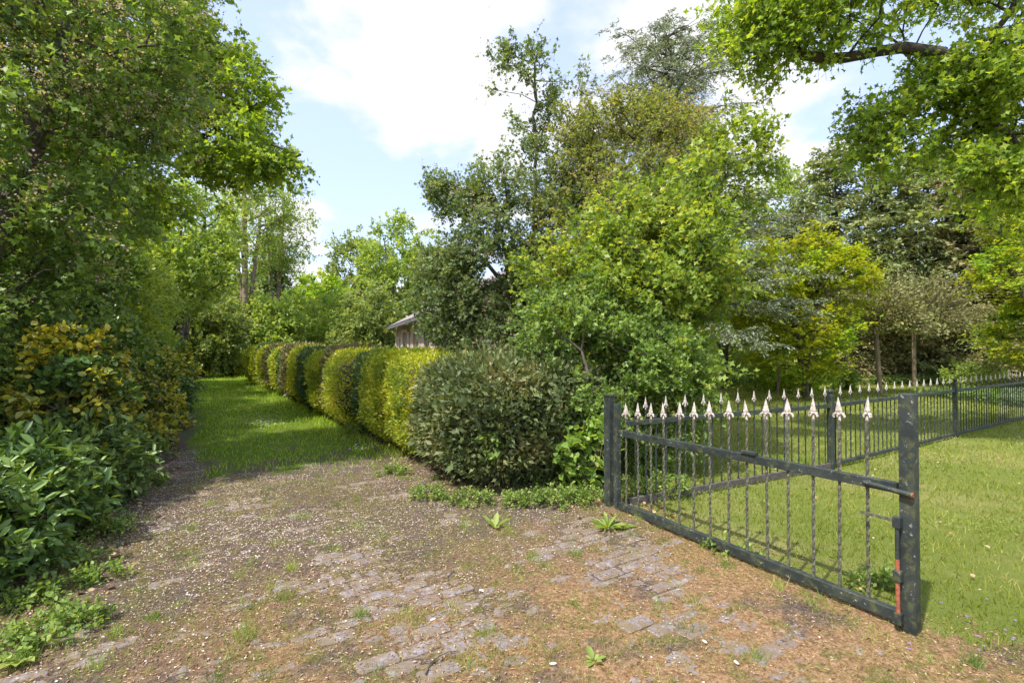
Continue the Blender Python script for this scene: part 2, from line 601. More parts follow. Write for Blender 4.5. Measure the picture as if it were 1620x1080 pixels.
def grow(stems, targets, r_tip=0.006, r_base=0.12, jitter=0.08, expo=0.6):
    """stems: list of polylines. Connects the targets into a branching skeleton. Returns P0,P1,R0,R1"""
    nodes, par = [], []
    fixed = []
    for s in stems:
        s = np.array(s, float)
        prev = -1
        for i in range(len(s) - 1):
            m = max(1, int(np.linalg.norm(s[i + 1] - s[i]) / 0.3))
            for j in range(m + (1 if i == len(s) - 2 else 0)):
                p = s[i] + (s[i + 1] - s[i]) * j / m
                if i > 0 or j > 1:
                    p = p + rng.normal(size=3) * 0.03
                nodes.append(p)
                par.append(prev)
                prev = len(nodes) - 1
    ns = len(nodes)
    NN = np.zeros((ns + 2 * len(targets), 3))
    NN[:ns] = nodes
    plen = np.zeros(len(NN))
    d0 = np.min(np.linalg.norm(targets[:, None, :] - NN[None, :ns, :], axis=2), axis=1)
    order = np.argsort(d0)
    c = ns
    zmin = NN[:ns, 2].min()
    for t in order:
        T = targets[t]
        dd = NN[:c] - T
        dist = np.sqrt((dd ** 2).sum(1))
        cost = dist + 0.35 * plen[:c] + 0.9 * np.maximum(0, NN[:c, 2] - T[2] + 0.15 * dist)
        k = int(np.argmin(cost))
        q = NN[k]
        L = dist[k]
        mid = q + (T - q) * 0.5 + rng.normal(size=3) * jitter * L + np.array([0, 0, 0.06 * L])
        NN[c] = mid
        par.append(k)
        plen[c] = plen[k] + L * 0.5
        NN[c + 1] = T
        par.append(c)
        plen[c + 1] = plen[k] + L
        c += 2
    NN = NN[:c]
    cnt = np.ones(c)
    par = np.array(par)
    for i in range(c - 1, -1, -1):
        if par[i] >= 0:
            cnt[par[i]] += cnt[i]
    R = r_tip * cnt ** expo
    R = R * 1.0
    mx = R.max()
    R = r_tip + (R - R.min()) / max(mx - R.min(), 1e-6) * (r_base - r_tip)
    ch = np.where(par >= 0)[0]
    return NN[par[ch]], NN[ch], np.minimum(R[par[ch]], R[ch] * 1.6), R[ch]


def wood_obj(name, seg, mat, parent, k=5, extra=None):
    V, F = tubes(*seg, k=k)
    fs = [F]
    if extra is not None:
        V2, F2 = tubes(extra[0], extra[1], extra[2], extra[2] * 0.4, k=3)
        fs.append(F2 + len(V))
        V = np.concatenate([V, V2])
        F = np.concatenate(fs)
    me = mesh_np(name, V, F, smooth=True)
    return link(name, me, mat, parent)


def plant(name, label, cat, base, stems, blobs, n, leafm, barkm='bark', n_twig=5, n_leaf=8, rad=0.3, size=0.06,
          shape='kite', gap=0.40, gscale=1.0, shell=0.45, droop=0.15, flat=1.0, up=0.6, r_base=0.1, seed=3,
          group=None, twigs=True, flower=None, crown='crown', trunk='trunk', k=5, out_w=0.7, r_tip=0.005, vs_=0.35, two=None, expo=0.6, bole=None):
    """a tree or shrub: empty at its base > trunk (with limbs), crown, blossom. Coordinates are world."""
    base = np.array([base[0], base[1], 0.0])
    th = thing(name, label, cat, tuple(base), 0, group)
    C, O = sample_blobs(blobs, n, shell, gap, gscale, seed)
    seg = grow(stems, C, r_base=r_base, r_tip=r_tip, expo=expo)
    if bole:                 # a stout main trunk, tapering upward
        s0 = np.array(stems[0], float)
        e = seg[1]
        cxy = np.c_[np.interp(e[:, 2], s0[:, 2], s0[:, 0]), np.interp(e[:, 2], s0[:, 2], s0[:, 1])]
        on = (np.hypot(*(e[:, :2] - cxy).T) < 0.14) & (np.hypot(*(seg[0][:, :2] - cxy).T) < 0.2) & (e[:, 2] < s0[-1, 2])
        rr = bole * (1.1 - e[:, 2] / s0[-1, 2])
        seg = (seg[0], seg[1], np.where(on, np.maximum(seg[2], rr * 1.02), seg[2]), np.where(on, np.maximum(seg[3], rr), seg[3]))
    P, D, Nm, S, v, tw = cluster_leaves(C, O, n_twig, n_leaf, rad, size, droop, flat, up, vs_, out_w)
    ok = P[:, 2] > 0.02
    P, D, Nm, S, v = P[ok], D[ok], Nm[ok], S[ok], v[ok]
    ex = (tw[0] - base, tw[1] - base, np.full(len(tw[0]), r_tip * 0.6)) if twigs else None
    wood_obj(trunk, (seg[0] - base, seg[1] - base, seg[2], seg[3]), M[barkm], th, k=k, extra=ex)
    if two:          # a share of the leaves in a second material (variegated sprays, young growth)
        m2, thr, sc = two
        sel = vnoise(P, sc, seed + 40, 2) + rng.normal(size=len(P)) * 0.03 > thr
        if sel.sum() > 0:
            leaf_obj('variegated_leaves' if 'vari' in M[m2].name else 'young_leaves', P[sel] - base, D[sel], Nm[sel], S[sel], shape, M[m2], th, v[sel])
        P, D, Nm, S, v = P[~sel], D[~sel], Nm[~sel], S[~sel], v[~sel]
    leaf_obj(crown, P - base, D, Nm, S, shape, M[leafm], th, v)
    if flower:
        thr, per, fs, fsc = flower
        selc = vnoise(C, fsc, seed + 21, 2) > thr
        C2, O2 = C[selc], O[selc]
        if len(C2):
            n2 = len(C2) * per
            kk = rng.integers(0, len(C2), n2)
            cc = C2[kk] + O2[kk] * rad * rng.uniform(0.5, 1.2, (n2, 1)) + rng.normal(size=(n2, 3)) * rad * 0.45
            # small tight bunches
            m = 6
            cc = (cc[:, None, :] + rng.normal(size=(n2, m, 3)) * fs * 1.1).reshape(-1, 3)
            leaf_obj('blossom', cc - base, rdir(len(cc)), nrm(rdir(len(cc)) + [0, 0, .8]), fs * rng.uniform(.7, 1.3, len(cc)), 'kite', M['blossom'], th, width=1.5)
    return th


def multi_stem(base, n, spread, h, top=None):
    out = []
    for i in range(n):
        a = 2 * math.pi * (i + rng.random() * 0.6) / n
        tx = (base[0] if top is None else top[0]) + math.cos(a) * spread
        ty = (base[1] if top is None else top[1]) + math.sin(a) * spread
        b = np.array([base[0], base[1], 0])
        e = np.array([tx, ty, h * rng.uniform(0.75, 1.05)])
        m = b + (e - b) * 0.5 + np.array([-math.cos(a), -math.sin(a), 0]) * spread * 0.18
        out.append([b, b + np.array([0, 0, 0.15]), m, e])
    return out

# ================================================================== SETTING: ground, driveway, lawn, path
UDIR = np.array([-0.545, 0.838])             # along the green lane
VDIR = np.array([0.838, 0.545])              # across it


def grid_sheet(name, x0, x1, y0, y1, step_, zf, mat, keep=None, **kw):
    nx, ny = int((x1 - x0) / step_) + 1, int((y1 - y0) / step_) + 1
    X, Y = np.meshgrid(np.linspace(x0, x1, nx), np.linspace(y0, y1, ny))
    P = np.c_[X.ravel(), Y.ravel()]
    Z = zf(P)
    i = (np.arange(ny - 1)[:, None] * nx + np.arange(nx - 1)[None]).ravel()
    F = np.stack([i, i + 1, i + nx + 1, i + nx], axis=1)
    if keep is not None:
        kf = keep(P[F].mean(1))
        F = F[kf]
        used = np.unique(F)
        mp = np.full(len(P), -1)
        mp[used] = np.arange(len(used))
        F = mp[F]
        P, Z = P[used], Z[used]
    me = mesh_np(name, np.c_[P, Z], F, smooth=True)
    return link(name, me, mat, kind='structure', **kw)


# ground: one sheet to the horizon
m, nt, b = newmat('soil_and_rough_grass')
geo = nt.nodes.new("ShaderNodeNewGeometry").outputs["Position"]
n1 = noise(nt, 0.35, 5, 0.6, geo)
n2 = noise(nt, 9, 6, 0.7, geo)
n3 = noise(nt, 60, 4, 0.7, geo)
soil = ramp(nt, n3, [(0.25, (0.045, 0.028, 0.02)), (0.5, (0.10, 0.062, 0.042)), (0.75, (0.2, 0.12, 0.08))])
grs = ramp(nt, n2, [(0.3, (0.045, 0.075, 0.02)), (0.7, (0.1, 0.15, 0.035))])
nt.links.new(mixc(nt, step(nt, n1, 0.47, 0.6), soil, grs), b.inputs["Base Color"])
b.inputs["Roughness"].default_value = 0.95
bump(nt, b, n3, 0.9, 0.02)
M['ground'] = m
R_ = 400.0
me = mesh_np('ground', np.array([(-R_, -R_, -0.03), (R_, -R_, -0.03), (R_, R_, -0.03), (-R_, R_, -0.03)]), np.array([[0, 1, 2, 3]]))
link('ground', me, M['ground'], kind='structure')

GH = G(978, 812)[:2]          # gate hinge foot
GL = G(1441, 1006)[:2]        # gate latch foot
gdir = (GL - GH) / np.linalg.norm(GL - GH)
gnor = np.array([-gdir[1], gdir[0]])
if gnor[0] < 0:
    gnor = -gnor


def side_gate(P):
    """metres to the lawn side of the gate line"""
    return (P - GH) @ gnor


E0 = G(0, 1000)[:2]
LEFT = np.array([[-2.3, 0.0], [-2.75, 2.9], [-3.3, 3.9], [-4.3, 5.8], [-7.5, 11.1], [-20.7, 31.6], [-26, 40]])
RIGHT = np.array([[1.0, 4.75], [0.5, 5.15], [-0.1, 5.35], [-0.95, 6.2], [-2.9, 8.8], [-11.8, 22.8], [-20.0, 35.5], [-22, 40]])


def xl(y):
    return np.interp(y, LEFT[:, 1], LEFT[:, 0])


def xr(y):
    return np.interp(y, RIGHT[:, 1], RIGHT[:, 0])


# soil, moss and dry litter lying over the paving: real relief, the stones show where it is low
def soil_z(P):
    a = vnoise(P, 2.6, 11, 3)
    # relief stretched along the courses of stone
    Q = np.c_[P @ VDIR * 0.55, P @ UDIR * 1.6]
    c = vnoise(Q, 4.5, 15, 3)
    f = vnoise(P, 30, 12, 2)
    low = np.clip((vnoise(P, 0.7, 33, 2) - 0.5) * 1.5, -.35, .35)
    s = (a - 0.5) * 0.040 + (c - 0.5) * 0.040 + (f - 0.5) * 0.034 + 0.008 + low * 0.012
    # higher, covering everything, near the gate foot and at the hedge
    s += 0.02 * np.clip(1 - np.abs(side_gate(P)) / 0.35, 0, 1) * (P[:, 1] < 4.9)
    s += 0.016 * np.clip((P[:, 0] - xr(P[:, 1]) + 0.5) / 0.5, 0, 1) * (P[:, 1] > 4.3)
    s += 0.014 * np.clip((xl(P[:, 1]) + 0.5 - P[:, 0]) / 0.5, 0, 1)
    s += 0.007 * np.clip((P @ UDIR - 3.3) / 1.5, 0, 1)
    return s


m, nt, b = newmat('mossy_soil')
geo = nt.nodes.new("ShaderNodeNewGeometry").outputs["Position"]
n1 = noise(nt, 1.9, 5, 0.62, geo)
n2 = noise(nt, 7, 6, 0.7, geo)
n3 = noise(nt, 85, 5, 0.75, geo)
n4 = noise(nt, 0.9, 4, 0.6, geo)
n5 = noise(nt, 260, 2, 0.6, geo)
nmx = noise(nt, 42, 6, 0.85, geo)
dirt = ramp(nt, nmx, [(0.34, (0.05, 0.034, 0.027)), (0.46, (0.10, 0.07, 0.055)), (0.55, (0.17, 0.125, 0.098)), (0.66, (0.32, 0.25, 0.2))])
needle = ramp(nt, nmx, [(0.34, (0.13, 0.065, 0.028)), (0.46, (0.30, 0.165, 0.07)), (0.55, (0.45, 0.27, 0.13)), (0.66, (0.62, 0.46, 0.3))])
moss = ramp(nt, nmx, [(0.34, (0.06, 0.055, 0.015)), (0.46, (0.14, 0.125, 0.026)), (0.56, (0.22, 0.21, 0.045)), (0.66, (0.34, 0.32, 0.09))])
sx = nt.nodes.new("ShaderNodeSeparateXYZ")
nt.links.new(geo, sx.inputs[0])


def nmath(nt, op, a, b_):
    q = nt.nodes.new("ShaderNodeMath")
    q.operation = op
    for i, v in enumerate((a, b_)):
        if isinstance(v, (int, float)):
            q.inputs[i].default_value = v
        else:
            nt.links.new(v, q.inputs[i])
    return q.outputs[0]


# the orange litter lies on the street side, the inner drive is bare grey-brown
front = nmath(nt, 'SUBTRACT', nmath(nt, 'MULTIPLY', sx.outputs[0], 0.30), nmath(nt, 'MULTIPLY', sx.outputs[1], 0.42))
front = step(nt, nmath(nt, 'ADD', front, nmath(nt, 'MULTIPLY', n4, 1.6)), -1.25, -0.15)
fl = nmath(nt, 'MULTIPLY', step(nt, n1, 0.36, 0.52), nmath(nt, 'ADD', nmath(nt, 'MULTIPLY', front, 0.9), 0.08))
c = mixc(nt, fl, dirt, needle)
c = mixc(nt, nmath(nt, 'MULTIPLY', step(nt, n2, 0.50, 0.62), 0.75), c, moss)
nt.links.new(c, b.inputs["Base Color"])
b.inputs["Roughness"].default_value = 0.95
bump(nt, b, nmath(nt, 'ADD', n3, n5), 1.0, 0.012)
M['drive_soil'] = m


def in_drive(P):
    return (P[:, 0] > xl(P[:, 1]) - 0.6) & ((side_gate(P) < 0.12) | (P[:, 1] < GL[1] - 0.0)) & (P[:, 0] < xr(P[:, 1]) + 0.9 + 10 * (P[:, 1] < 4.75)) & \
        (P @ UDIR < 8.4)


grid_sheet('driveway', -6.6, 4.5, 1.1, 8.6, 0.026, soil_z, M['drive_soil'], keep=in_drive)
grid_sheet('road_edge', -6.6, 6.5, -6.0, 1.0999, 0.25, soil_z, M['drive_soil'])

# paving stones in courses across the drive
m, nt, b = newmat('weathered_paving')
oi = nt.nodes.new("ShaderNodeObjectInfo").outputs["Random"]
geo = nt.nodes.new("ShaderNodeNewGeometry").outputs["Position"]
n1 = noise(nt, 60, 6, 0.85, geo)
n2 = noise(nt, 9, 5, 0.65, geo)
c = ramp(nt, n1, [(0.3, (0.085, 0.07, 0.068)), (0.5, (0.21, 0.18, 0.18)), (0.66, (0.44, 0.40, 0.40))])
c = mixc(nt, nmath(nt, 'MULTIPLY', oi, 0.5), c, (0.16, 0.12, 0.12))
c = mixc(nt, nmath(nt, 'MULTIPLY', step(nt, n2, 0.52, 0.66), 0.6), c, (0.38, 0.35, 0.36))
c = mixc(nt, nmath(nt, 'MULTIPLY', step(nt, noise(nt, 14, 6, 0.8, geo, 0.4), 0.42, 0.56), 0.9), c, (0.19, 0.135, 0.075))
nt.links.new(c, b.inputs["Base Color"])
b.inputs["Roughness"].default_value = 0.85
bump(nt, b, n1, 0.7, 0.004)
M['paver'] = m


def paver_mesh(seed):
    r = np.random.default_rng(seed)
    mb = MB()
    hx, hy, hz, bv = 0.101, 0.0485, 0.03, 0.010
    ring = [(-hx + bv, -hy), (hx - bv, -hy), (hx, -hy + bv), (hx, hy - bv), (hx - bv, hy), (-hx + bv, hy), (-hx, hy - bv), (-hx, -hy + bv)]
    V = [(x, y, -hz) for x, y in ring] + [(x + r.normal() * .0015, y + r.normal() * .0015, -0.006) for x, y in ring] + \
        [(x * 0.93 + r.normal() * .002, y * 0.87 + r.normal() * .002, r.normal() * .0012) for x, y in ring]
    F = []
    for l in range(2):
        for i in range(8):
            j = (i + 1) % 8
            F.append((l * 8 + i, l * 8 + j, l * 8 + 8 + j, l * 8 + 8 + i))
    mb.add(V, F)
    n = len(mb.v)
    mb.v.append((0, 0, 0.001))
    mb.t += [[n, 16 + i, 16 + (i + 1) % 8] for i in range(8)]
    return mb.mesh('paving_stone')


drive = bpy.data.objects['driveway']
pm = [paver_mesh(s) for s in range(5)]
for q in pm:
    q.materials.append(M['paver'])
cells = []
for iu in range(-2, 78):
    u = iu * 0.1085
    for iv in range(-40, 40):
        w = (iv + 0.5 * (iu % 2)) * 0.2145
        p = UDIR * u + VDIR * w
        cells.append((p[0] + 0.3, p[1] + 0.2))
cells = np.array(cells)
ok = (cells[:, 1] > 1.5) & (cells[:, 1] < 6.9) & in_drive(cells) & (cells[:, 0] > xl(cells[:, 1]) + 0.15) & (side_gate(cells) < 0.0) & \
    ((cells[:, 0] < xr(cells[:, 1]) - 0.25) | (cells[:, 1] < 4.6)) & (np.abs(cells[:, 0]) < cells[:, 1] * 1.05 + .3) & (cells[:, 1] > 1.9 + 0.0 * cells[:, 0])
cells = cells[ok]
pz = 0.0052 + (vnoise(cells, 1.7, 5, 2) - 0.5) * 0.03 + rng.normal(size=len(cells)) * 0.0035
show = pz - soil_z(cells)
size_px = 1 / (cells[:, 1] ** 2) * (show > -0.004)
order = np.argsort(-size_px)
ang0 = math.atan2(VDIR[1], VDIR[0])
for r_i, k in enumerate(order[:300]):
    o = bpy.data.objects.new('paving_stone', pm[k % 5])
    COL.objects.link(o)
    o.parent = drive
    o.location = (cells[k, 0], cells[k, 1], pz[k])
    o.rotation_euler = (rng.normal() * 0.025, rng.normal() * 0.025, ang0 + rng.normal() * 0.02)
V0 = np.array([v.co[:] for v in pm[0].vertices])
Fq = np.array([p.vertices[:] for p in pm[0].polygons if len(p.vertices) == 4])
Ft = np.array([p.vertices[:] for p in pm[0].polygons if len(p.vertices) == 3])
rest = order[300:]
an = ang0 + rng.normal(size=len(rest)) * 0.02
ca, sa = np.cos(an), np.sin(an)
tl = rng.normal(size=(len(rest), 2)) * 0.025
VV = np.stack([V0[None, :, 0] * ca[:, None] - V0[None, :, 1] * sa[:, None] + cells[rest, 0][:, None],
               V0[None, :, 0] * sa[:, None] + V0[None, :, 1] * ca[:, None] + cells[rest, 1][:, None],
               V0[None, :, 2] + pz[rest][:, None] + V0[None, :, 0] * tl[:, :1] + V0[None, :, 1] * tl[:, 1:]], axis=2).reshape(-1, 3)
off = (np.arange(len(rest)) * len(V0))[:, None, None]
me = mesh_np('paving_stones', VV, [(Fq[None] + off).reshape(-1, 4), (Ft[None] + off).reshape(-1, 3)])
link('paving_stones', me, M['paver'], drive, kind='stuff')


# turf sheets
def turf_mat(name, a, b1, c1, straw):
    m, nt, b = newmat(name)
    geo = nt.nodes.new("ShaderNodeNewGeometry").outputs["Position"]
    n1 = noise(nt, 0.8, 5, 0.65, geo)
    n3 = noise(nt, 130, 4, 0.8, geo)
    n2 = noise(nt, 5, 5, 0.7, geo)
    c = ramp(nt, n3, [(0.3, a), (0.5, b1), (0.7, c1)])
    c = mixc(nt, nmath(nt, 'MULTIPLY', step(nt, n1, 0.45, 0.68), 0.6), c, straw)
    c = mixc(nt, nmath(nt, 'MULTIPLY', step(nt, n2, 0.55, 0.7), 0.5), c, straw)
    nt.links.new(c, b.inputs["Base Color"])
    b.inputs["Roughness"].default_value = 0.95
    b.inputs["Specular IOR Level"].default_value = 0.15
    bump(nt, b, n3, 1.0, 0.02)
    return m


M['turf'] = turf_mat('lawn_turf', (0.11, 0.14, 0.025), (0.2, 0.25, 0.045), (0.3, 0.34, 0.08), (0.38, 0.34, 0.14))
M['lane_turf'] = lane_m = turf_mat('lane_turf', (0.06, 0.10, 0.012), (0.12, 0.185, 0.02), (0.19, 0.26, 0.035), (0.22, 0.25, 0.05))


# bare trodden soil showing where the lane meets the drive
nt = lane_m.node_tree
b = nt.nodes["Principled BSDF"]
old = b.inputs["Base Color"].links[0].from_socket
geo = nt.nodes.new("ShaderNodeNewGeometry").outputs["Position"]
dp = nt.nodes.new("ShaderNodeVectorMath")
dp.operation = 'DOT_PRODUCT'
dp.inputs[1].default_value = (-0.545, 0.838, 0)
nt.links.new(geo, dp.inputs[0])
u_ = nmath(nt, 'MULTIPLY', nmath(nt, 'SUBTRACT', dp.outputs["Value"], 6.2), -0.30)
fs = step(nt, nmath(nt, 'ADD', u_, nmath(nt, 'MULTIPLY', noise(nt, 1.7, 6, 0.7, geo), 2.4)), 0.75, 1.15)
so = ramp(nt, noise(nt, 50, 5, 0.8, geo), [(0.35, (0.06, 0.043, 0.035)), (0.5, (0.15, 0.115, 0.085)), (0.65, (0.3, 0.24, 0.19))])
nt.links.new(mixc(nt, fs, old, so), b.inputs["Base Color"])


def bumpy(P, z0, amp=0.03, sc=0.9):
    return z0 + (vnoise(P, sc, 51, 3) - 0.5) * amp


def in_lawn(P):
    s = side_gate(P)
    d = np.clip(P[:, 1] - 4.7, 0, 50)
    return (s > 0.12 + 0.1 * (vnoise(P, 3, 8, 2) - .5)) & (P[:, 0] > 1.1 + d * 0.02)


grid_sheet('lawn', 0.9, 34, 0.6, 27, 0.2, lambda P: bumpy(P, 0.012), M['turf'], keep=in_lawn)


def lane_edge(P):
    return vnoise(P, 2.2, 61, 3)


def in_lane(P):
    u = P @ UDIR
    return (P[:, 0] > xl(P[:, 1]) + 0.25) & (P[:, 0] < xr(P[:, 1]) + 0.2) & (u > 5.9)


def lane_z(P):
    u = P @ UDIR
    e = np.clip((u - 6.35 + (lane_edge(P) - 0.5) * 2.6 + (vnoise(P, 9, 66, 2) - .5) * .7) / 0.5, 0, 1)
    side = np.clip((P[:, 0] - xl(P[:, 1]) - 0.35 - (lane_edge(P * 1.3) - .4) * 0.9) / 0.4, 0, 1)
    return -0.05 + 0.085 * e * np.maximum(side, 0.0) + (vnoise(P, 1.2, 52, 2) - 0.5) * 0.03


grid_sheet('green_lane', -27, -0.5, 5.4, 40, 0.12, lane_z, M['lane_turf'], keep=in_lane)

# pale concrete ribs of the old wheel track
# ================================================================== grass blades, litter, petals
def blades(name, P, z, h, w, mat, label, lean=0.5, vbase=None, cat='grass'):
    n = len(P)
    P3 = np.c_[P, z]
    a = rng.random(n) * 2 * np.pi
    D = np.c_[np.cos(a) * lean, np.sin(a) * lean, np.ones(n)]
    D[:, :2] *= rng.uniform(0.2, 1.6, (n, 1))
    a2 = rng.random(n) * 2 * np.pi
    Nm = np.c_[np.cos(a2), np.sin(a2), np.zeros(n) + 0.1]
    v = rng.random(n) if vbase is None else np.clip(vbase + rng.normal(size=n) * 0.16, 0, 1)
    return leaf_obj(name, P3, D, Nm, h, 'blade', mat, None, v, width=w / h, kind='stuff', label=label, cat=cat)


def scatter(x0, x1, y0, y1, n, dens=None, near=True):
    """points, more of them close to the camera (density ~ 1/d)"""
    P = np.c_[rng.uniform(x0, x1, n), rng.uniform(y0, y1, n)]
    d = np.hypot(P[:, 0], P[:, 1])
    k = (np.abs(P[:, 0]) < 1.12 * P[:, 1] + 0.6) & (rng.random(n) < np.clip((3.2 / d) ** 1.25, 0, 1))
    return P[k]


P = scatter(1.0, 22, 1.6, 24, 900000)
P = P[in_lawn(P) & (side_gate(P) > 0.05)]
thin = vnoise(P, 0.9, 77, 3)
bare = np.clip(1 - side_gate(P) / 0.9, 0, 1) * (P[:, 1] > 2.6)
keep = rng.random(len(P)) < np.clip(1.45 - thin * 0.9 - bare * 0.75, 0.1, 1)
P = P[keep][:230000]
d = np.hypot(P[:, 0], P[:, 1])
vb = 0.05 + 0.9 * np.clip((0.6 * vnoise(P, 0.7, 78, 3) + 0.4 * vnoise(P, 3.5, 75, 2) - 0.3) * 2.0, 0, 1)
h = rng.uniform(0.022, 0.06, len(P)) * (0.6 + 1.1 * vnoise(P, 2.2, 79, 2) ** 1.5) * (1 + 0.03 * d)
w = 0.0028 * (1 + 0.33 * d)
blades('lawn_grass', P, bumpy(P, 0.008), h, w, M['lawn_blade'], 'short yellow-green mown grass of the garden lawn right of the gate', 0.6, vb)

P = scatter(-24, -0.3, 5.4, 38, 900000)
P = P[in_lane(P)]
lz = lane_z(P)
keep = (lz > 0.0) | (rng.random(len(P)) < 0.12 * (vnoise(P, 3, 67, 2) > .5))
keep &= rng.random(len(P)) < np.clip((P @ UDIR - 5.6) / 3.5 + (vnoise(P, 1.6, 68, 3) - .45) * 3, 0.05, 1)
P, lz = P[keep][:150000], lz[keep][:150000]
d = np.hypot(P[:, 0], P[:, 1])
edge = np.clip(1 - np.minimum(P[:, 0] - xl(P[:, 1]), xr(P[:, 1]) - P[:, 0]) / 0.5, 0, 1)
h = rng.uniform(0.025, 0.065, len(P)) * (0.7 + 0.7 * vnoise(P, 2.0, 69, 2)) * (1 + 0.03 * d) * (1 + 0.8 * edge)
blades('lane_grass', P, lz - 0.005, h, 0.0032 * (1 + 0.3 * d), M['path_blade'], 'lush green grass growing on the lane between hedge and shrubs', 0.6,
       0.1 + 0.8 * vnoise(P, 0.6, 83, 3))

# loose tufts growing out of the joints of the drive
T = np.array([G(x, y)[:2] for x, y in [(745, 1050), (1195, 1045), (640, 975), (765, 1005), (150, 1060), (345, 1075), (570, 975), (450, 950), (1045, 960), (460, 905),
                                       (610, 850), (910, 880), (870, 900), (905, 960), (390, 1010), (335, 800), (735, 800), (480, 820), (520, 870), (1090, 1000),
                                       (640, 760), (600, 755), (1115, 870), (1010, 830), (960, 830), (1290, 960), (1380, 1010), (1540, 1060), (300, 900), (240, 985),
                                       (690, 760), (560, 735), (1150, 900), (1230, 935), (40, 1050), (110, 1020), (180, 1010), (440, 870), (845, 880), (820, 920)]])
T = np.r_[T, np.c_[rng.uniform(-3.4, 2.0, 190), rng.uniform(1.9, 6.6, 190)]]
T = T[(side_gate(T) < 0.1) & (T[:, 0] > xl(T[:, 1])) & (T[:, 0] < xr(T[:, 1]) + .1 + 9 * (T[:, 1] < 4.7))]
nb = np.where(np.arange(len(T)) < 36, rng.integers(40, 130, len(T)), rng.integers(10, 45, len(T)))
idx = np.repeat(np.arange(len(T)), nb)
P = T[idx] + rng.normal(size=(len(idx), 2)) * (0.018 + 0.03 * rng.random((len(T), 1)))[idx]
h = (rng.uniform(0.03, 0.085, len(T)))[idx] * rng.uniform(0.5, 1.4, len(idx))
blades('joint_grass', P, soil_z(P) - 0.004, h, 0.003, M['weed'], 'thin grass tufts sprouting between the drive paving stones', 0.7, rng.random(len(T))[idx])
# short creeping grass and moss fluff over the soil
P = np.c_[rng.uniform(-3.6, 2.8, 120000), rng.uniform(1.7, 6.8, 120000)]
P = P[(side_gate(P) < 0.3) & (P[:, 0] > xl(P[:, 1]) - .1) & (P[:, 0] < xr(P[:, 1]) + .5 + 9 * (P[:, 1] < 4.7))]
dens = vnoise(P, 1.7, 91, 3)
dens = dens + 0.25 * np.clip(1 - np.abs(side_gate(P)) / 0.4, 0, 1)
P = P[dens + rng.normal(size=len(P)) * 0.035 > 0.52]
blades('sparse_grass', P, soil_z(P) - 0.003, rng.uniform(0.012, 0.04, len(P)), 0.0028, M['lawn_blade'], 'sparse yellowing grass creeping over the mossy drive', 1.2,
       rng.uniform(.2, .95, len(P)))


def flat_bits(name, n, box, size, mat, label, dens=None, cat='litter', curl=0.35, shape='kite', wd=1.6, zoff=0.003):
    P = np.c_[rng.uniform(box[0], box[1], n), rng.uniform(box[2], box[3], n)]
    if dens is not None:
        P = P[rng.random(n) < dens(P)]
    n = len(P)
    a = rng.random(n) * 2 * np.pi
    D = np.c_[np.cos(a), np.sin(a), rng.normal(size=n) * curl * 0.5]
    Nm = np.c_[rng.normal(size=(n, 2)) * curl, np.ones(n)]
    S = rng.uniform(size[0], size[1], n)
    z = np.maximum(soil_z(P), 0.009 + (vnoise(P, 1.7, 5, 2) - 0.5) * 0.03) + zoff
    return leaf_obj(name, np.c_[P, z], D, Nm, S, shape, mat, None, rng.random(n), width=wd, kind='stuff', label=label, cat=cat)


def dens_petal(P):
    inner = np.clip((P @ UDIR - 2.6) / 1.6, 0, 1) * 0.9 + 0.05
    return np.clip(inner * np.clip((vnoise(P, 1.3, 101, 3) - 0.25) * 2.2, 0.05, 1), 0, 1) * (P[:, 0] > xl(P[:, 1]) - .2) * (side_gate(P) < -.05)


flat_bits('fallen_petals', 85000, (-4.8, 1.6, 1.8, 7.6), (0.006, 0.0145), M['petal'], 'pale fallen petals scattered over the shaded drive', dens_petal)


def dens_lit(P):
    return np.clip((vnoise(P, 1.0, 111, 3) - 0.2) * 1.6, 0.05, 1) * (side_gate(P) < 0.5)


flat_bits('dry_litter', 110000, (-3.4, 3.0, 1.6, 5.9), (0.008, 0.024), M['litter'], 'dry orange-brown needles and leaf scraps over the mossy paving', dens_lit, wd=0.55)


def dens_hedge(P):
    return np.clip(1.15 - np.abs(P[:, 0] - xr(P[:, 1]) - 0.1) / 0.55, 0, 1) * (P[:, 1] > 4.4)


flat_bits('brown_leaves', 9000, (-4.5, 1.6, 4.4, 9.0), (0.025, 0.055), M['litter'], 'curled brown leaves lying in the shade below the hedge', dens_hedge, curl=0.7, shape='broad', wd=1.1)


def dens_left(P):
    return np.clip(1.1 - np.abs(P[:, 0] - xl(P[:, 1]) - 0.05) / 0.45, 0, 1)


flat_bits('brown_leaves', 6000, (-6.0, -2.2, 2.4, 7.5), (0.025, 0.05), M['litter'], 'brown leaves fallen along the foot of the left shrubs', dens_left, curl=0.6, shape='broad', wd=1.1)

# ================================================================== house behind the hedge
m, nt, b = newmat('rosy_brick')
tcn = nt.nodes.new("ShaderNodeTexCoord")
mp = nt.nodes.new("ShaderNodeMapping")
mp.inputs["Rotation"].default_value = (math.pi / 2, 0, 0)
nt.links.new(tcn.outputs["Object"], mp.inputs[0])
sp = nt.nodes.new("ShaderNodeSeparateXYZ")
nt.links.new(tcn.outputs["Object"], sp.inputs[0])
cb = nt.nodes.new("ShaderNodeCombineXYZ")
nt.links.new(nmath(nt, 'ADD', sp.outputs[0], sp.outputs[1]), cb.inputs[0])
nt.links.new(sp.outputs[2], cb.inputs[1])
br = nt.nodes.new("ShaderNodeTexBrick")
br.inputs["Scale"].default_value = 1.0
br.inputs["Brick Width"].default_value = 0.22
br.inputs["Row Height"].default_value = 0.065
br.inputs["Mortar Size"].default_value = 0.006
br.inputs["Color1"].default_value = (0.68, 0.54, 0.45, 1)
br.inputs["Color2"].default_value = (0.58, 0.44, 0.35, 1)
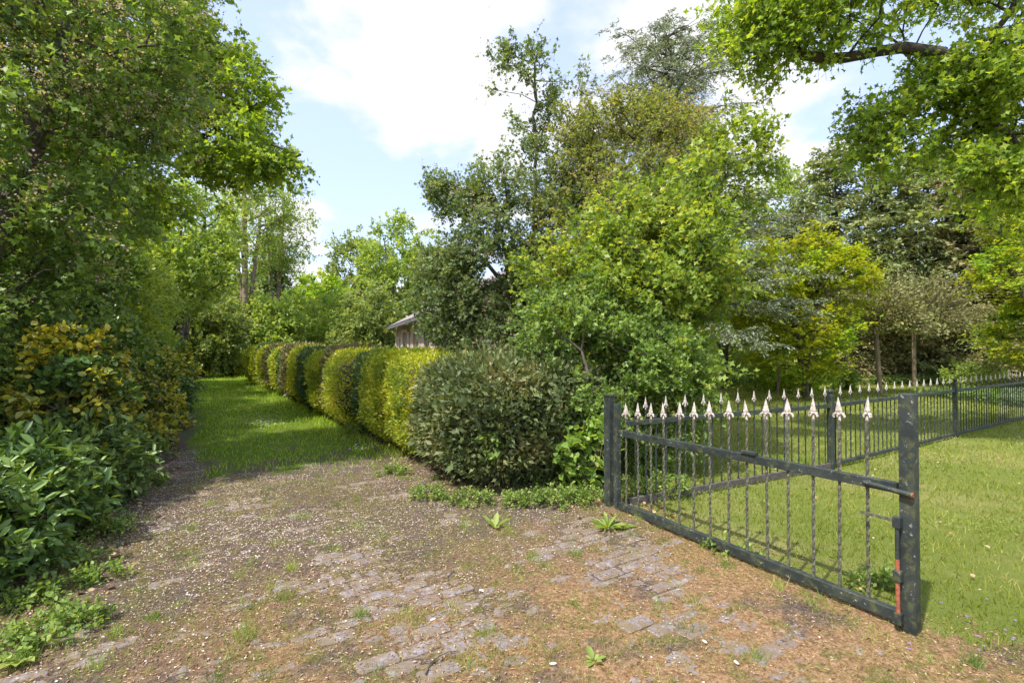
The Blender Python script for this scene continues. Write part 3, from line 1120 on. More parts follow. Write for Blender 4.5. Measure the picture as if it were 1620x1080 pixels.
br.inputs["Mortar"].default_value = (0.5, 0.45, 0.4, 1)
nt.links.new(cb.outputs[0], br.inputs["Vector"])
nt.links.new(mixc(nt, noise(nt, 1.5, 4), br.outputs["Color"], (0.55, 0.42, 0.35)), b.inputs["Base Color"])
b.inputs["Roughness"].default_value = 0.9
M['brick'] = m
m, nt, b = newmat('roof_tiles')
wv = nt.nodes.new("ShaderNodeTexWave")
wv.bands_direction = 'Z'
wv.inputs["Scale"].default_value = 1.6
tcn = nt.nodes.new("ShaderNodeTexCoord")
nt.links.new(tcn.outputs["Object"], wv.inputs["Vector"])
n1 = noise(nt, 6, 5)
c = ramp(nt, n1, [(0.3, (0.2, 0.16, 0.16)), (0.7, (0.36, 0.3, 0.3))])
nt.links.new(c, b.inputs["Base Color"])
b.inputs["Roughness"].default_value = 0.8
bump(nt, b, wv.outputs["Fac"], 0.8, 0.03)
M['roof'] = m


def plain(name, c, rough=0.6, metal=0.0):
    m, nt, b = newmat(name)
    n = noise(nt, 12, 5)
    nt.links.new(mixc(nt, nmath(nt, 'MULTIPLY', n, 0.5), c, tuple(x * 0.75 for x in c)), b.inputs["Base Color"])
    b.inputs["Roughness"].default_value = rough
    b.inputs["Metallic"].default_value = metal
    return m


M['cream'] = plain('cream_paint', (0.78, 0.74, 0.66), 0.5)
M['glass'] = plain('window_glass', (0.03, 0.035, 0.04), 0.08)
M['slate'] = plain('lead_gutter', (0.16, 0.16, 0.18), 0.6)
M['pinkboard'] = plain('rosy_shutter_paint', (0.66, 0.52, 0.46), 0.6)

HA = np.array([-5.55, 24.5])
hf = np.array([0.343, -0.94])
hf /= np.linalg.norm(hf)
hg = np.array([-hf[1], hf[0]])
house = thing('brick_house', 'rosy brick house with grey tiled roof half hidden behind the hedge and the tall bush', 'house', (HA[0], HA[1], 0), math.atan2(hf[1], hf[0]))
# local frame: x along the facade towards the viewer, y to the back (away from the lane)
HL, HW, HE, HR = 9.6, 7.0, 2.65, 4.6
mb = MB()
wins = [(0.55, 0.95, 1.1, 1.95), (2.15, 3.35, 0.35, 2.25), (5.0, 6.2, 0.9, 2.1), (7.4, 8.4, 0.9, 2.1)]
xs = sorted({0.0, HL, *[w_[0] for w_ in wins], *[w_[1] for w_ in wins]})
T_ = 0.28
for x0, x1 in zip(xs[:-1], xs[1:]):
    wn = [w_ for w_ in wins if abs(w_[0] - x0) < 1e-6]
    if wn:
        for z0, z1 in ((0, wn[0][2]), (wn[0][3], HE)):
            mb.box(((x0 + x1) / 2, T_ / 2, (z0 + z1) / 2), ((x1 - x0) / 2, T_ / 2, (z1 - z0) / 2))
    else:
        mb.box(((x0 + x1) / 2, T_ / 2, HE / 2), ((x1 - x0) / 2, T_ / 2, HE / 2))
for xx in (0.0, HL - T_):
    mb.add([(xx, T_, 0), (xx, HW, 0), (xx, HW, HE), (xx, HW / 2, HR - 0.12), (xx, T_, HE + 0.0)], [(0, 1, 2, 4), (4, 2, 3)])
    mb.add([(xx + T_, T_, 0), (xx + T_, HW, 0), (xx + T_, HW, HE), (xx + T_, HW / 2, HR - 0.12), (xx + T_, T_, HE + 0.0)], [(4, 2, 1, 0), (3, 2, 4)])
mb.box((HL / 2, HW - T_ / 2, HE / 2), (HL / 2, T_ / 2 - 0.002, HE / 2 - 0.002))
link('wall', mb.mesh('wall'), M['brick'], house)
mb = MB()
sl = np.array([0, HW / 2 + 0.35, HR - HE + 0.1])
ln = np.linalg.norm(sl)
for sgn, y0 in ((1, -0.35), (-1, HW + 0.35)):
    d_ = np.array([0, sgn * sl[1], sl[2]]) / ln
    nz = np.array([0, -sgn * d_[2], abs(d_[1])])
    c0 = np.array([HL / 2, y0, HE - 0.2 + 0.05]) + d_ * ln / 2
    mb.box(c0 + nz * 0.06, (HL / 2 + 0.3, ln / 2, 0.06), ((1, 0, 0), d_, nz))
rf = link('roof', mb.mesh('roof'), M['roof'], house)
mb = MB()
mb.box((HL / 2, -0.42, HE - 0.16), (HL / 2 + 0.3, 0.06, 0.05))
link('gutter', mb.mesh('gutter'), M['slate'], house)
mb = MB()
mb.box((0.06, -0.06, HE / 2 - 0.1), (0.045, 0.045, HE / 2 - 0.12))
link('downpipe', mb.mesh('downpipe'), M['cream'], house)
for (x0, x1, z0, z1) in wins:
    mb = MB()
    f = 0.06
    mb.box(((x0 + x1) / 2, 0.1, z0 + f / 2), ((x1 - x0) / 2 - .003, 0.05, f / 2 - .002))
    mb.box(((x0 + x1) / 2, 0.1, z1 - f / 2), ((x1 - x0) / 2 - .003, 0.05, f / 2 - .002))
    for xx in (x0 + f / 2 + .003, (x0 + x1) / 2, x1 - f / 2 - .003):
        mb.box((xx, 0.1, (z0 + z1) / 2), (f / 2 - .003, 0.046, (z1 - z0) / 2 - f))
    for q in range(1, 4):
        zz_ = z0 + (z1 - z0) * q / 4
        mb.box(((x0 + x1) / 2, 0.1, zz_), ((x1 - x0) / 2 - f, 0.02, 0.015))
    wf = link('window', mb.mesh('window'), M['cream'], house)
    mb = MB()
    mb.box(((x0 + x1) / 2, 0.115, (z0 + z1) / 2), ((x1 - x0) / 2 - f, 0.006, (z1 - z0) / 2 - f))
    link('pane', mb.mesh('pane'), M['glass'], wf)
    mb = MB()
    mb.box(((x0 + x1) / 2, -0.04, z1 + 0.05), ((x1 - x0) / 2 + 0.1, 0.037, 0.045))
    link('lintel', mb.mesh('lintel'), M['cream'], house)
    if x1 - x0 > 0.9:
        for xx in (x0 - 0.28, x1 + 0.28):
            mb = MB()
            for s_ in range(4):
                mb.box((xx - 0.2 + 0.13 * s_, -0.03, (z0 + z1) / 2), (0.06, 0.02, (z1 - z0) / 2))
            link('shutter', mb.mesh('shutter'), M['pinkboard'], house)


# ================================================================== gate and fence
m, nt, b = newmat('weathered_green_paint')
geo = nt.nodes.new("ShaderNodeNewGeometry").outputs["Position"]
n1 = noise(nt, 6, 6, 0.7, geo)
n2 = noise(nt, 45, 5, 0.7, geo)
n3 = noise(nt, 18, 5, 0.65, geo)
c = ramp(nt, n1, [(0.3, (0.014, 0.019, 0.020)), (0.55, (0.032, 0.042, 0.040)), (0.75, (0.075, 0.078, 0.058))])
c = mixc(nt, nmath(nt, 'MULTIPLY', step(nt, n3, 0.5, 0.66), 0.8), c, (0.085, 0.095, 0.035))
c = mixc(nt, nmath(nt, 'MULTIPLY', step(nt, n2, 0.6, 0.66), nmath(nt, 'MULTIPLY', step(nt, n1, 0.42, 0.55), 0.85)), c, (0.36, 0.37, 0.33))
nt.links.new(c, b.inputs["Base Color"])
b.inputs["Roughness"].default_value = 0.55
bump(nt, b, n2, 0.5, 0.003)
M['iron'] = m
m, nt, b = newmat('mossy_grey_iron')
geo = nt.nodes.new("ShaderNodeNewGeometry").outputs["Position"]
n2 = noise(nt, 60, 5, 0.7, geo)
c = ramp(nt, n2, [(0.3, (0.035, 0.035, 0.025)), (0.5, (0.10, 0.10, 0.065)), (0.72, (0.22, 0.21, 0.15))])
nt.links.new(c, b.inputs["Base Color"])
b.inputs["Roughness"].default_value = 0.7
bump(nt, b, n2, 0.5, 0.002)
M['rod'] = m
m, nt, b = newmat('chalky_white_metal')
geo = nt.nodes.new("ShaderNodeNewGeometry").outputs["Position"]
n2 = noise(nt, 50, 5, 0.7, geo)
c = ramp(nt, n2, [(0.3, (0.13, 0.09, 0.06)), (0.42, (0.4, 0.34, 0.29)), (0.6, (0.62, 0.56, 0.5))])
nt.links.new(c, b.inputs["Base Color"])
b.inputs["Roughness"].default_value = 0.6
M['spear'] = m
m, nt, b = newmat('red_lead_primer')
geo = nt.nodes.new("ShaderNodeNewGeometry").outputs["Position"]
n2 = noise(nt, 50, 5, 0.7, geo)
c = ramp(nt, n2, [(0.35, (0.12, 0.05, 0.03)), (0.6, (0.42, 0.13, 0.06))])
nt.links.new(c, b.inputs["Base Color"])
b.inputs["Roughness"].default_value = 0.7
M['rust'] = m
m, nt, b = newmat('grey_mossy_plank')
geo = nt.nodes.new("ShaderNodeNewGeometry").outputs["Position"]
n2 = noise(nt, 25, 6, 0.75, geo)
c = ramp(nt, n2, [(0.3, (0.045, 0.038, 0.03)), (0.55, (0.12, 0.105, 0.085)), (0.75, (0.2, 0.185, 0.14))])
nt.links.new(c, b.inputs["Base Color"])
b.inputs["Roughness"].default_value = 0.9
bump(nt, b, n2, 0.8, 0.006)
M['plank'] = m


def spear_mesh(detail=True):
    """flat cast spearhead with three-lobed collar, tip up, base at z=0, 0.17 high"""
    mb = MB()
    seg = 6 if detail else 4
    mb.lathe([(0.0, 0.0), (0.010, 0.0), (0.012, 0.012), (0.009, 0.03), (0.012, 0.045), (0.020, 0.060), (0.023, 0.072), (0.016, 0.10), (0.0085, 0.135), (0.0, 0.168)], (0, 0, 0), seg,
             ((1, 0, 0), (0, 0.62, 0), (0, 0, 1)))
    # side lobes curling out and down
    for sx_ in (-1, 1):
        pts = [(0.006, 0.058), (0.020, 0.056), (0.031, 0.044), (0.035, 0.030), (0.030, 0.022)]
        rr = [0.008, 0.010, 0.009, 0.008, 0.004]
        for i in range(4):
            V, F = tubes(np.array([[sx_ * pts[i][0], 0, pts[i][1]]]), np.array([[sx_ * pts[i + 1][0], 0, pts[i + 1][1]]]), rr[i], rr[i + 1], 5)
            mb.add(V, F.tolist())
    if detail:
        for sy in (-1, 1):
            V, F = tubes(np.array([[0, sy * .004, .056], [0, sy * 0.016, .048]]), np.array([[0, sy * .016, .048], [0, sy * .019, .03]]), [.008, .008], [.008, .004], 4)
            mb.add(V, F.tolist())
        mb.lathe([(0.0, .045), (0.014, .046), (0.015, .052), (0.012, 0.058), (0, .06)], (0, 0, 0), 8)
    return mb.mesh('spearhead', smooth=False)


def rod_mesh(L, twist=True, s=0.0075):
    """square bar, twisted, from z=0 to L"""
    mb = MB()
    n = int(L / 0.035) if twist else 1
    V, F = [], []
    for i in range(n + 1):
        z = L * i / n
        a = (i * math.pi / 4.2) if twist and 0.04 < z < L - 0.04 else 0.0
        for q in range(4):
            b_ = a + math.pi / 4 + q * math.pi / 2
            V.append((s * 1.35 * math.cos(b_), s * 1.35 * math.sin(b_), z))
    for i in range(n):
        for q in range(4):
            r = (q + 1) % 4
            F.append((i * 4 + q, i * 4 + r, i * 4 + 4 + r, i * 4 + 4 + q))
    mb.add(V, F)
    return mb.mesh('baluster')


SPEAR = spear_mesh(True)
SPEAR.materials.append(M['spear'])
SPEAR_S = spear_mesh(False)
SPEAR_S.materials.append(M['spear'])

# gate leaf: local x from the hinge foot to the latch foot
glen = float(np.linalg.norm(GL - GH))
gang = math.atan2(gdir[1], gdir[0])
gate = thing('driveway_gate', 'open dark green iron gate leaf with twisted bars and white spearheads', 'gate', (GH[0], GH[1], 0), gang)


def zat(px, py, x):
    """height of the photo point at the gate's local x"""
    p = GH + gdir * x
    d = ray(px, py)
    return CAM_H + d[2] * (p[1] / d[1])


z_bot = 0.085
z_top0, z_top1 = zat(985, 684, 0.02), zat(1420, 771, glen - 0.05)
mb = MB()
mb.box((-0.01, 0, 0.51), (0.024, 0.024, 0.49), bev=0.002)
link('hinge_stile', mb.mesh('hinge_stile'), M['iron'], gate)
H_latch = zat(1432, 622, glen)
mb = MB()
mb.box((glen, 0, H_latch / 2), (0.034, 0.030, H_latch / 2 - 0.002), bev=0.0025)
latch = link('latch_stile', mb.mesh('latch_stile'), M['iron'], gate)
mb = MB()
ax_r = np.array([glen - 0.07, 0, z_top1 - z_top0])
ln_r = np.linalg.norm(ax_r)
ax_r /= ln_r
upr = np.array([-ax_r[2], 0, ax_r[0]])
mb.box((glen / 2 - 0.01, 0, (z_top0 + z_top1) / 2), (ln_r / 2 - 0.004, 0.021, 0.027), (ax_r, (0, 1, 0), upr), bev=0.002)
link('top_rail', mb.mesh('top_rail'), M['iron'], gate)
mb = MB()
mb.box((glen / 2 - 0.01, 0, z_bot), (glen / 2 - 0.036, 0.023, 0.03), bev=0.0025)
link('bottom_rail', mb.mesh('bottom_rail'), M['iron'], gate)


def solve_x(px):
    """local x on the gate line seen at photo column px"""
    k = (px - 810) / FPX
    # (GH.x + t*gx) = k*(GH.y + t*gy)
    return (k * GH[1] - GH[0]) / (gdir[0] - k * gdir[1])


tips = [(990, 637), (1009, 636), (1029, 636), (1050, 636), (1073, 635), (1096, 634), (1122, 633), (1151, 632), (1180, 632), (1212, 630), (1245, 629), (1284, 627), (1325, 627), (1370, 626)]
for px, py in tips:
    x = solve_x(px)
    zt = zat(px, py, x)
    L = zt - 0.168 * 0.85 - z_bot
    r = link('baluster', rod_mesh(L + 0.006), M['rod'], gate, loc=(x, 0, z_bot))
    s = link('spearhead', SPEAR, None, r, loc=(0, 0, L))
    s.scale = (0.95, 0.95, 0.85)
    s.rotation_euler = (rng.normal() * 0.03, rng.normal() * 0.03, rng.normal() * 0.2)
    r.rotation_euler = (rng.normal() * 0.005, rng.normal() * 0.005, rng.normal() * 0.2)
# latch pieces
mb = MB()
V, F = tubes(np.array([[glen - 0.20, -0.036, z_top1 - 0.0]]), np.array([[glen + 0.035, -0.052, z_top1 - 0.012]]), 0.014, 0.014, 10)
mb.add(V, F.tolist())
link('latch_bolt', mb.mesh('latch_bolt', True), M['iron'], gate)
mb = MB()
V, F = tubes(np.array([[glen + 0.034, -0.052, z_top1 - 0.012]]), np.array([[glen + 0.040, -0.0525, z_top1 - 0.0125]]), 0.0145, 0.012, 10)
mb.add(V, F.tolist())
mb.lathe([(0, 0.0), (0.012, 0.0)], (glen + 0.040, -0.0525, z_top1 - 0.0125), 10, ((0, 1, 0), (0, 0, 1), (1, 0, 0)))
link('bolt_end', mb.mesh('bolt_end'), M['rust'], bpy.data.objects['latch_bolt'])
zb = zat(1420, 826, glen)
mb = MB()
mb.box((glen - 0.125, -0.05, zb + 0.005), (0.085, 0.005, 0.008))
link('drop_bolt_handle', mb.mesh('drop_bolt_handle'), M['rod'], gate)
mb = MB()
V, F = tubes(np.array([[glen - 0.035, -0.05, 0.40]]), np.array([[glen - 0.035, -0.05, zb + 0.03]]), 0.011, 0.011, 8)
mb.add(V, F.tolist())
db = link('drop_bolt', mb.mesh('drop_bolt', True), M['iron'], gate)
mb = MB()
V, F = tubes(np.array([[glen - 0.035, -0.05, 0.10]]), np.array([[glen - 0.035, -0.05, 0.4001]]), 0.0108, 0.0108, 8)
mb.add(V, F.tolist())
link('bare_bolt_end', mb.mesh('bare_bolt_end', True), M['rust'], db, label='bare red-primed lower end of the drop bolt')
for z_ in (0.09, 0.31, zb):
    mb = MB()
    mb.box((glen - 0.035, -0.048, z_), (0.018, 0.018, 0.03), bev=0.003)
    link('bolt_guide', mb.mesh('bolt_guide'), M['iron'], gate)
xb = solve_x(1186)
mb = MB()
mb.box((xb, -0.012, z_top0 + (z_top1 - z_top0) * xb / glen + 0.041), (0.055, 0.022, 0.012), bev=0.003)
link('stop_block', mb.mesh('stop_block'), M['iron'], gate)

# hinge post (own thing)
gp = thing('gate_post', 'dark square iron gate post with hinges, half swallowed by the bush beside the brambles', 'post', (GH[0] - 0.055, GH[1] + 0.10, 0), gang)
mb = MB()
mb.box((0, 0, 0.53), (0.04, 0.04, 0.53), bev=0.0025)
mb.box((0, 0, 1.067), (0.046, 0.046, 0.006))
link('post_body', mb.mesh('post_body'), M['iron'], gp)
for z_ in (0.2, 0.80):
    mb = MB()
    mb.lathe([(0.0, -0.04), (0.017, -0.04), (0.017, 0.04), (0.0, 0.04)], (0.02, 0.055, z_), 8)
    mb.box((-0.0, 0.046, z_), (0.03, 0.006, 0.02))
    link('hinge', mb.mesh('hinge'), M['rust'], gp)

# garden fence
F1, F2 = G(1315, 744)[:2], G(1512, 693)[:2]
fd = (F2 - F1) / np.linalg.norm(F2 - F1)
F0 = GH + np.array([0.10, 0.13])
fd0 = F1 - F0
L01 = np.linalg.norm(fd0)
fd0 = fd0 / L01
L12 = np.linalg.norm(F2 - F1)
fence = thing('garden_fence', 'long dark iron garden fence with white spearheads and ball-topped posts crossing the lawn', 'fence', (F0[0], F0[1], 0), 0)
runs = [(F0, F1)]
p = F1.copy()
step_l = L12
ends = [F1, F2, F2 + fd * step_l, F2 + fd * step_l * 2]
for a_, b_ in zip(ends[:-1], ends[1:]):
    runs.append((a_, b_))
sp_gap = 0.262
rm_long = rod_mesh(0.86, True, 0.007)
rm_long.materials.append(M['iron'])
rm_short = rod_mesh(0.72, False, 0.006)
rm_short.materials.append(M['iron'])
for ri, (a_, b_) in enumerate(runs):
    dv = b_ - a_
    L = np.linalg.norm(dv)
    dv = dv / L
    ang = math.atan2(dv[1], dv[0])
    mid = (a_ + b_) / 2 - F0
    ax3 = ((dv[0], dv[1], 0), (-dv[1], dv[0], 0), (0, 0, 1))
    mb = MB()
    mb.box((mid[0], mid[1], 0.80), (L / 2 - 0.03, 0.016, 0.024), ax3, bev=0.004)
    link('top_rail', mb.mesh('top_rail'), M['iron'], fence)
    mb = MB()
    mb.box((mid[0], mid[1], 0.075 if ri else 0.06), (L / 2 - 0.03, 0.018, 0.024 if ri else 0.04), ax3, bev=0.004)
    link('bottom_rail', mb.mesh('bottom_rail'), M['plank'] if ri == 0 else M['iron'], fence,
         **({'label': 'grey weathered bottom plank of the nearest bay'} if ri == 0 else {}))
    n = int(round((L - 0.1) / (sp_gap / 2)))
    for i in range(n):
        t = 0.05 + (L - 0.1) * (i + 0.5) / n
        q = a_ + dv * t - F0
        if i % 2:
            r = link('picket', rm_long, None, fence, loc=(q[0], q[1], 0.06))
            r.rotation_euler = (0, 0, ang)
            s = link('spearhead', SPEAR_S if ri > 1 else SPEAR, None, r, loc=(0, 0, 0.855))
            s.scale = (0.78, 0.78, 0.78)
            s.rotation_euler = (0, 0, rng.normal() * 0.1)
        else:
            r = link('short_picket', rm_short, None, fence, loc=(q[0], q[1], 0.06))
            r.rotation_euler = (0, 0, ang)
            r.scale = (1, 1, 0.995 if ri > 0 else 1.12)
    if ri < 3:
        q = b_ - F0
        mb = MB()
        mb.box((q[0], q[1], 0.46), (0.032, 0.032, 0.46), ax3, bev=0.004)
        mb.lathe([(0.0, 0.92), (0.036, 0.921), (0.036, 0.935), (0.018, 0.94), (0.018, 0.952), (0.028, 0.962), (0.033, 0.98), (0.028, 0.998), (0.012, 1.01), (0.0, 1.012)], (q[0], q[1], 0), 10)
        link('fence_post', mb.mesh('fence_post'), M['iron'], fence)

# ================================================================== hedge of alternating conifers
HC0 = np.array([-1.0, 7.05])


def hedge_plant(c, rad, h, matk, label, n, size, dens_seed, group=None, shape='spray', along=None, core=True, name='hedge_shrub', flatup=0.35, loose=0.0):
    """clipped rounded block: rad = (half length along the lane, half depth)"""
    th = thing(name, label, 'hedge plant', (c[0], c[1], 0), 0, group)
    U2 = UDIR / np.linalg.norm(UDIR) if along is None else along
    V2 = np.array([U2[1], -U2[0]])

    def surf(d, shrink=1.0):
        # superellipsoid
        e = 4.2
        f = (np.abs(d[:, 0]) ** e + np.abs(d[:, 1]) ** e + np.abs(d[:, 2]) ** e) ** (-1 / e)
        q = d * f[:, None]
        lump = 1 + 0.20 * (vnoise(d * 1.6 + dens_seed, 1.0, dens_seed, 2) - 0.5) + 0.12 * (vnoise(d * 5 + dens_seed, 1.0, dens_seed, 1) - 0.5)
        z01 = (q[:, 2] + 1) / 2
        und = 1 - 0.22 * np.clip(0.22 - z01, 0, 1) / 0.22            # drawn in at the foot
        X = q[:, 0] * rad[0] * lump * und * shrink
        Y = q[:, 1] * rad[1] * lump * und * shrink
        Z = 0.10 + z01 * (h - 0.10) * (0.5 + 0.5 * shrink) * (0.97 + 0.06 * lump)
        return np.c_[X * U2[0] + Y * V2[0], X * U2[1] + Y * V2[1], Z], q

    d = rdir(n)
    d = d[(d[:, 2] > -0.93)]
    depth = 1.0 + 0.02 * rng.normal(size=len(d)) + loose * 0.045 * rng.normal(size=len(d)) - rng.random(len(d)) ** 1.6 * (0.20 + loose * .05)
    P, q = surf(d)
    cen = np.array([0, 0, h * 0.5])
    P = cen + (P - cen) * depth[:, None]
    out = nrm(P - cen + np.array([0, 0, 0.0]))
    out = nrm(np.abs(q) ** 2.2 * np.sign(q) @ np.array([[U2[0], U2[1], 0], [V2[0], V2[1], 0], [0, 0, 1]]))
    st = rng.random(len(P)) < 0.02
    P = P + out * (st * rng.uniform(0, 0.07, len(P)))[:, None]
    D = nrm(out * 0.75 + rng.normal(size=P.shape) * 0.5 + np.array([0, 0, flatup]))
    Nm = nrm(out * 0.5 + rng.normal(size=P.shape) * 0.7 + np.array([0, 0, 0.3]))
    cv = vnoise(P + np.r_[c, 0], 3.0, dens_seed + 3, 2)
    v = np.clip((cv - 0.5) * 1.5 + 0.42 + rng.normal(size=len(P)) * 0.2, 0, 1)
    leaf_obj('foliage', P, D, Nm, size * rng.uniform(0.6, 1.35, len(P)) * (1 + 0.5 * st), shape, M[matk], th, v)
    # woody inside: stems and branches, visible at the bare foot and between the sprays
    k = 60
    a = rdir(k)
    a[:, 2] = np.abs(a[:, 2]) * 0.9
    e1, _ = surf(a, 0.86)
    b0 = np.c_[rng.normal(size=(k, 2)) * 0.12, np.full(k, 0.0)]
    md = b0 * 0.4 + e1 * 0.45
    md[:, 2] = e1[:, 2] * 0.35
    V, F = tubes(np.r_[b0, md], np.r_[md, e1], np.r_[np.full(k, 0.02), np.full(k, 0.012)], np.r_[np.full(k, 0.012), np.full(k, 0.003)], 4)
    # dense dead inner growth
    nn = 26
    u_, w_ = np.meshgrid(np.linspace(0, 2 * np.pi, nn, endpoint=False), np.linspace(-1.35, 1.5, 14))
    dd = np.c_[(np.cos(w_) * np.cos(u_)).ravel(), (np.cos(w_) * np.sin(u_)).ravel(), np.sin(w_).ravel()]
    C3, _ = surf(dd)
    C3 = cen + (C3 - cen) * (0.74 + 0.1 * rng.random((len(C3), 1)))
    C3[:, 2] = np.maximum(C3[:, 2], 0.16)
    i = (np.arange(13)[:, None] * nn + np.arange(nn)[None])
    j = (np.arange(13)[:, None] * nn + (np.arange(nn)[None] + 1) % nn)
    F3 = np.stack([i.ravel(), j.ravel(), j.ravel() + nn, i.ravel() + nn], axis=1) + len(V)
    me = mesh_np('branches', np.r_[V, C3], np.r_[F, F3])
    link('branches', me, M['bark_dark'], th)
    return th


hedge_plant((-0.02, 6.08), (0.86, 0.93), 1.33, 'thuja_olive', 'big loose olive-brown conifer forming the rounded near end of the hedge', 62000, 0.075, 3, group='hedge plants', loose=1.6, flatup=0.25)
seq = [('thuja_gold', 'bright golden conifer next behind the big olive end plant of the hedge'),
       ('thuja_gold', 'second golden conifer of the hedge, duller yellow-green at its foot'),
       ('thuja_dark', 'dark green conifer between the near golden pair and the next golden block of the hedge'),
       ('thuja_gold', 'third golden block of the hedge, standing tall between two dark neighbours'),
       ('thuja_bronze', 'bronze-green hedge conifer with brown patches'),
       ('thuja_gold', 'fourth golden block of the hedge beside the bronze plant'),
       ('thuja_dark', 'first of two deep green blocks at mid hedge'),
       ('thuja_dark', 'second of two deep green blocks at mid hedge'),
       ('thuja_gold', 'fifth golden block of the hedge, just past the two dark ones'),
       ('thuja_bronze', 'brownish hedge block past the fifth golden one'),
       ('thuja_dark', 'dark block two before the narrow golden stripe of the hedge'),
       ('thuja_gold', 'narrow golden stripe beyond mid hedge'),
       ('thuja_olive', 'olive hedge block behind the narrow golden stripe'),
       ('thuja_bronze', 'tan-brown block in the far part of the hedge'),
       ('thuja_gold', 'thin golden block in the far part of the hedge'),
       ('thuja_dark', 'grey-green block in the far part of the hedge'),
       ('thuja_gold', 'last but one golden block near the far hedge end'),
       ('thuja_gold', 'brightest golden block closing the long hedge at its far end')]
for i, (mk, lb) in enumerate(seq):
    t = i * 1.0
    c = HC0 + UDIR * t + rng.normal(size=2) * 0.05
    far = c[1]
    n = int(30000 if i < 2 else max(5000, 24000 * (8.0 / far) ** 1.1))
    sz = 0.045 * max(1, far / 8.5) ** 0.75 * (1.25 if mk != 'thuja_gold' else 1.0)
    hh = (1.40 + 0.012 * i) + rng.normal() * 0.025
    hedge_plant(c, (0.72, 0.62 + (0.1 if mk == 'thuja_gold' else 0)), hh, mk, lb, n, sz, 20 + i * 7, group='hedge plants')
for i, (px, D, mk, lb) in enumerate([(374, 27.5, 'thuja_gold', 'low small golden ball shrub just beyond the long hedge'),
                                     (352, 31, 'thuja_bronze', 'dark clipped shrub with pinkish brown face near the lane end'),
                                     (340, 33.5, 'thuja_dark', 'last dark clipped block at the very end of the lane')]):
    hedge_plant(((px - 810) / FPX * D, D), (1.0, 0.8), 1.15 if i == 0 else 1.4, mk, lb, 5000, 0.13, 200 + i, group='hedge plants')

# ================================================================== plants in the middle
def ms(b, n, spread, h, top=None):
    return multi_stem(b, n, spread, h, top)


# tall dark hawthorn behind the hedge
b = (0.25, 8.4)
plant('hawthorn_tree', 'tall dark many-stemmed hawthorn with wispy top shoots against the cloud', 'tree', b,
      ms(b, 5, 0.55, 4.2) + [[(b[0], b[1], 0), (0.35, 8.4, 3), (0.42, 8.45, 6.6)], [(b[0] + .1, b[1], 0), (.8, 8.5, 3), (1.25, 8.6, 6.2)]],
      [(0.15, 8.4, 1.7, 1.5, 1.25, 1.5, 5), (-0.35, 8.3, 3.1, 1.15, 1.0, 0.9, 3.4), (-0.4, 8.3, 2.5, 0.9, 0.8, 0.9, 1.6), (0.35, 8.4, 3.9, 1.1, 1.0, 1.1, 2.0), (-0.95, 8.4, 4.05, 0.75, 0.5, 0.33, 0.8),
       (0.42, 8.4, 5.2, 0.42, 0.42, 1.0, .62), (0.40, 8.4, 6.15, 0.8, 0.5, 0.55, .8), (0.05, 8.4, 5.95, 0.45, 0.4, 0.25, .18), (1.22, 8.6, 5.6, 0.2, 0.2, 1.1, .3), (1.2, 8.5, 3.6, 1.0, 0.9, 1.2, 2.0),
       (-1.1, 8.3, 2.3, 0.5, 0.7, 0.8, 1.2), (-0.5, 8.0, 2.9, 0.7, 0.4, 0.6, 1.2)],
      1150, 'hawthorn_dark', n_twig=6, n_leaf=10, rad=0.23, size=0.062, shape='lobed', gap=0.41, gscale=1.6, r_base=0.075, seed=11,
      flower=(0.60, 3, 0.022, 1.2), shell=0.25, out_w=0.5)
# bronze / red-flushed thorn right behind
b = (1.9, 8.0)
plant('thorn_tree', 'bronze-tinted thorn tree with faded blossom rising behind the pale green bush', 'tree', b,
      ms(b, 4, 0.7, 4.2) + [[(b[0], b[1], 0), (2.1, 8, 3), (2.3, 8, 5.3)]],
      [(1.95, 8.0, 4.4, 1.15, 1.0, 1.15, 3), (2.7, 8.1, 4.5, 0.6, 0.6, 0.9, 0.8), (1.5, 7.9, 3.2, 1.3, 1.1, 1.1, 2.5), (1.2, 8.0, 4.9, 0.6, 0.6, 0.6, 0.5)],
      640, 'redmay', n_twig=6, n_leaf=9, rad=0.24, size=0.055, shape='lobed', gap=0.42, gscale=1.6, r_base=0.07, seed=23, flower=(0.5, 5, 0.022, 1.0), shell=0.3, out_w=0.8)
# light green field maple in front, over the fence
b = (1.75, 6.7)
plant('field_maple', 'fresh green spreading bush overhanging the near bay of the garden fence', 'bush', b,
      ms(b, 6, 0.6, 2.9),
      [(1.55, 6.6, 1.55, 1.15, 0.9, 1.2, 4), (0.95, 6.6, 2.35, 0.85, 0.7, 0.75, 1.5), (2.1, 6.8, 2.5, 0.95, 0.8, 0.95, 2.4), (2.2, 7.1, 1.9, 0.65, 0.8, 0.95, 1.6),
       (2.45, 6.9, 3.5, 0.5, 0.5, 0.7, .6), (3.25, 7.2, 4.1, 0.4, 0.4, 0.65, .3), (2.8, 7.1, 4.2, 0.3, 0.3, 0.6, .22), (1.7, 6.6, 3.0, 0.8, 0.7, 0.6, 1.1), (3.0, 7.1, 3.35, 0.55, 0.4, 0.45, .45)],
      820, 'maple', n_twig=6, n_leaf=11, rad=0.29, size=0.075, shape='lobed', gap=0.44, gscale=1.5, r_base=0.05, seed=31, shell=0.4, out_w=0.9)
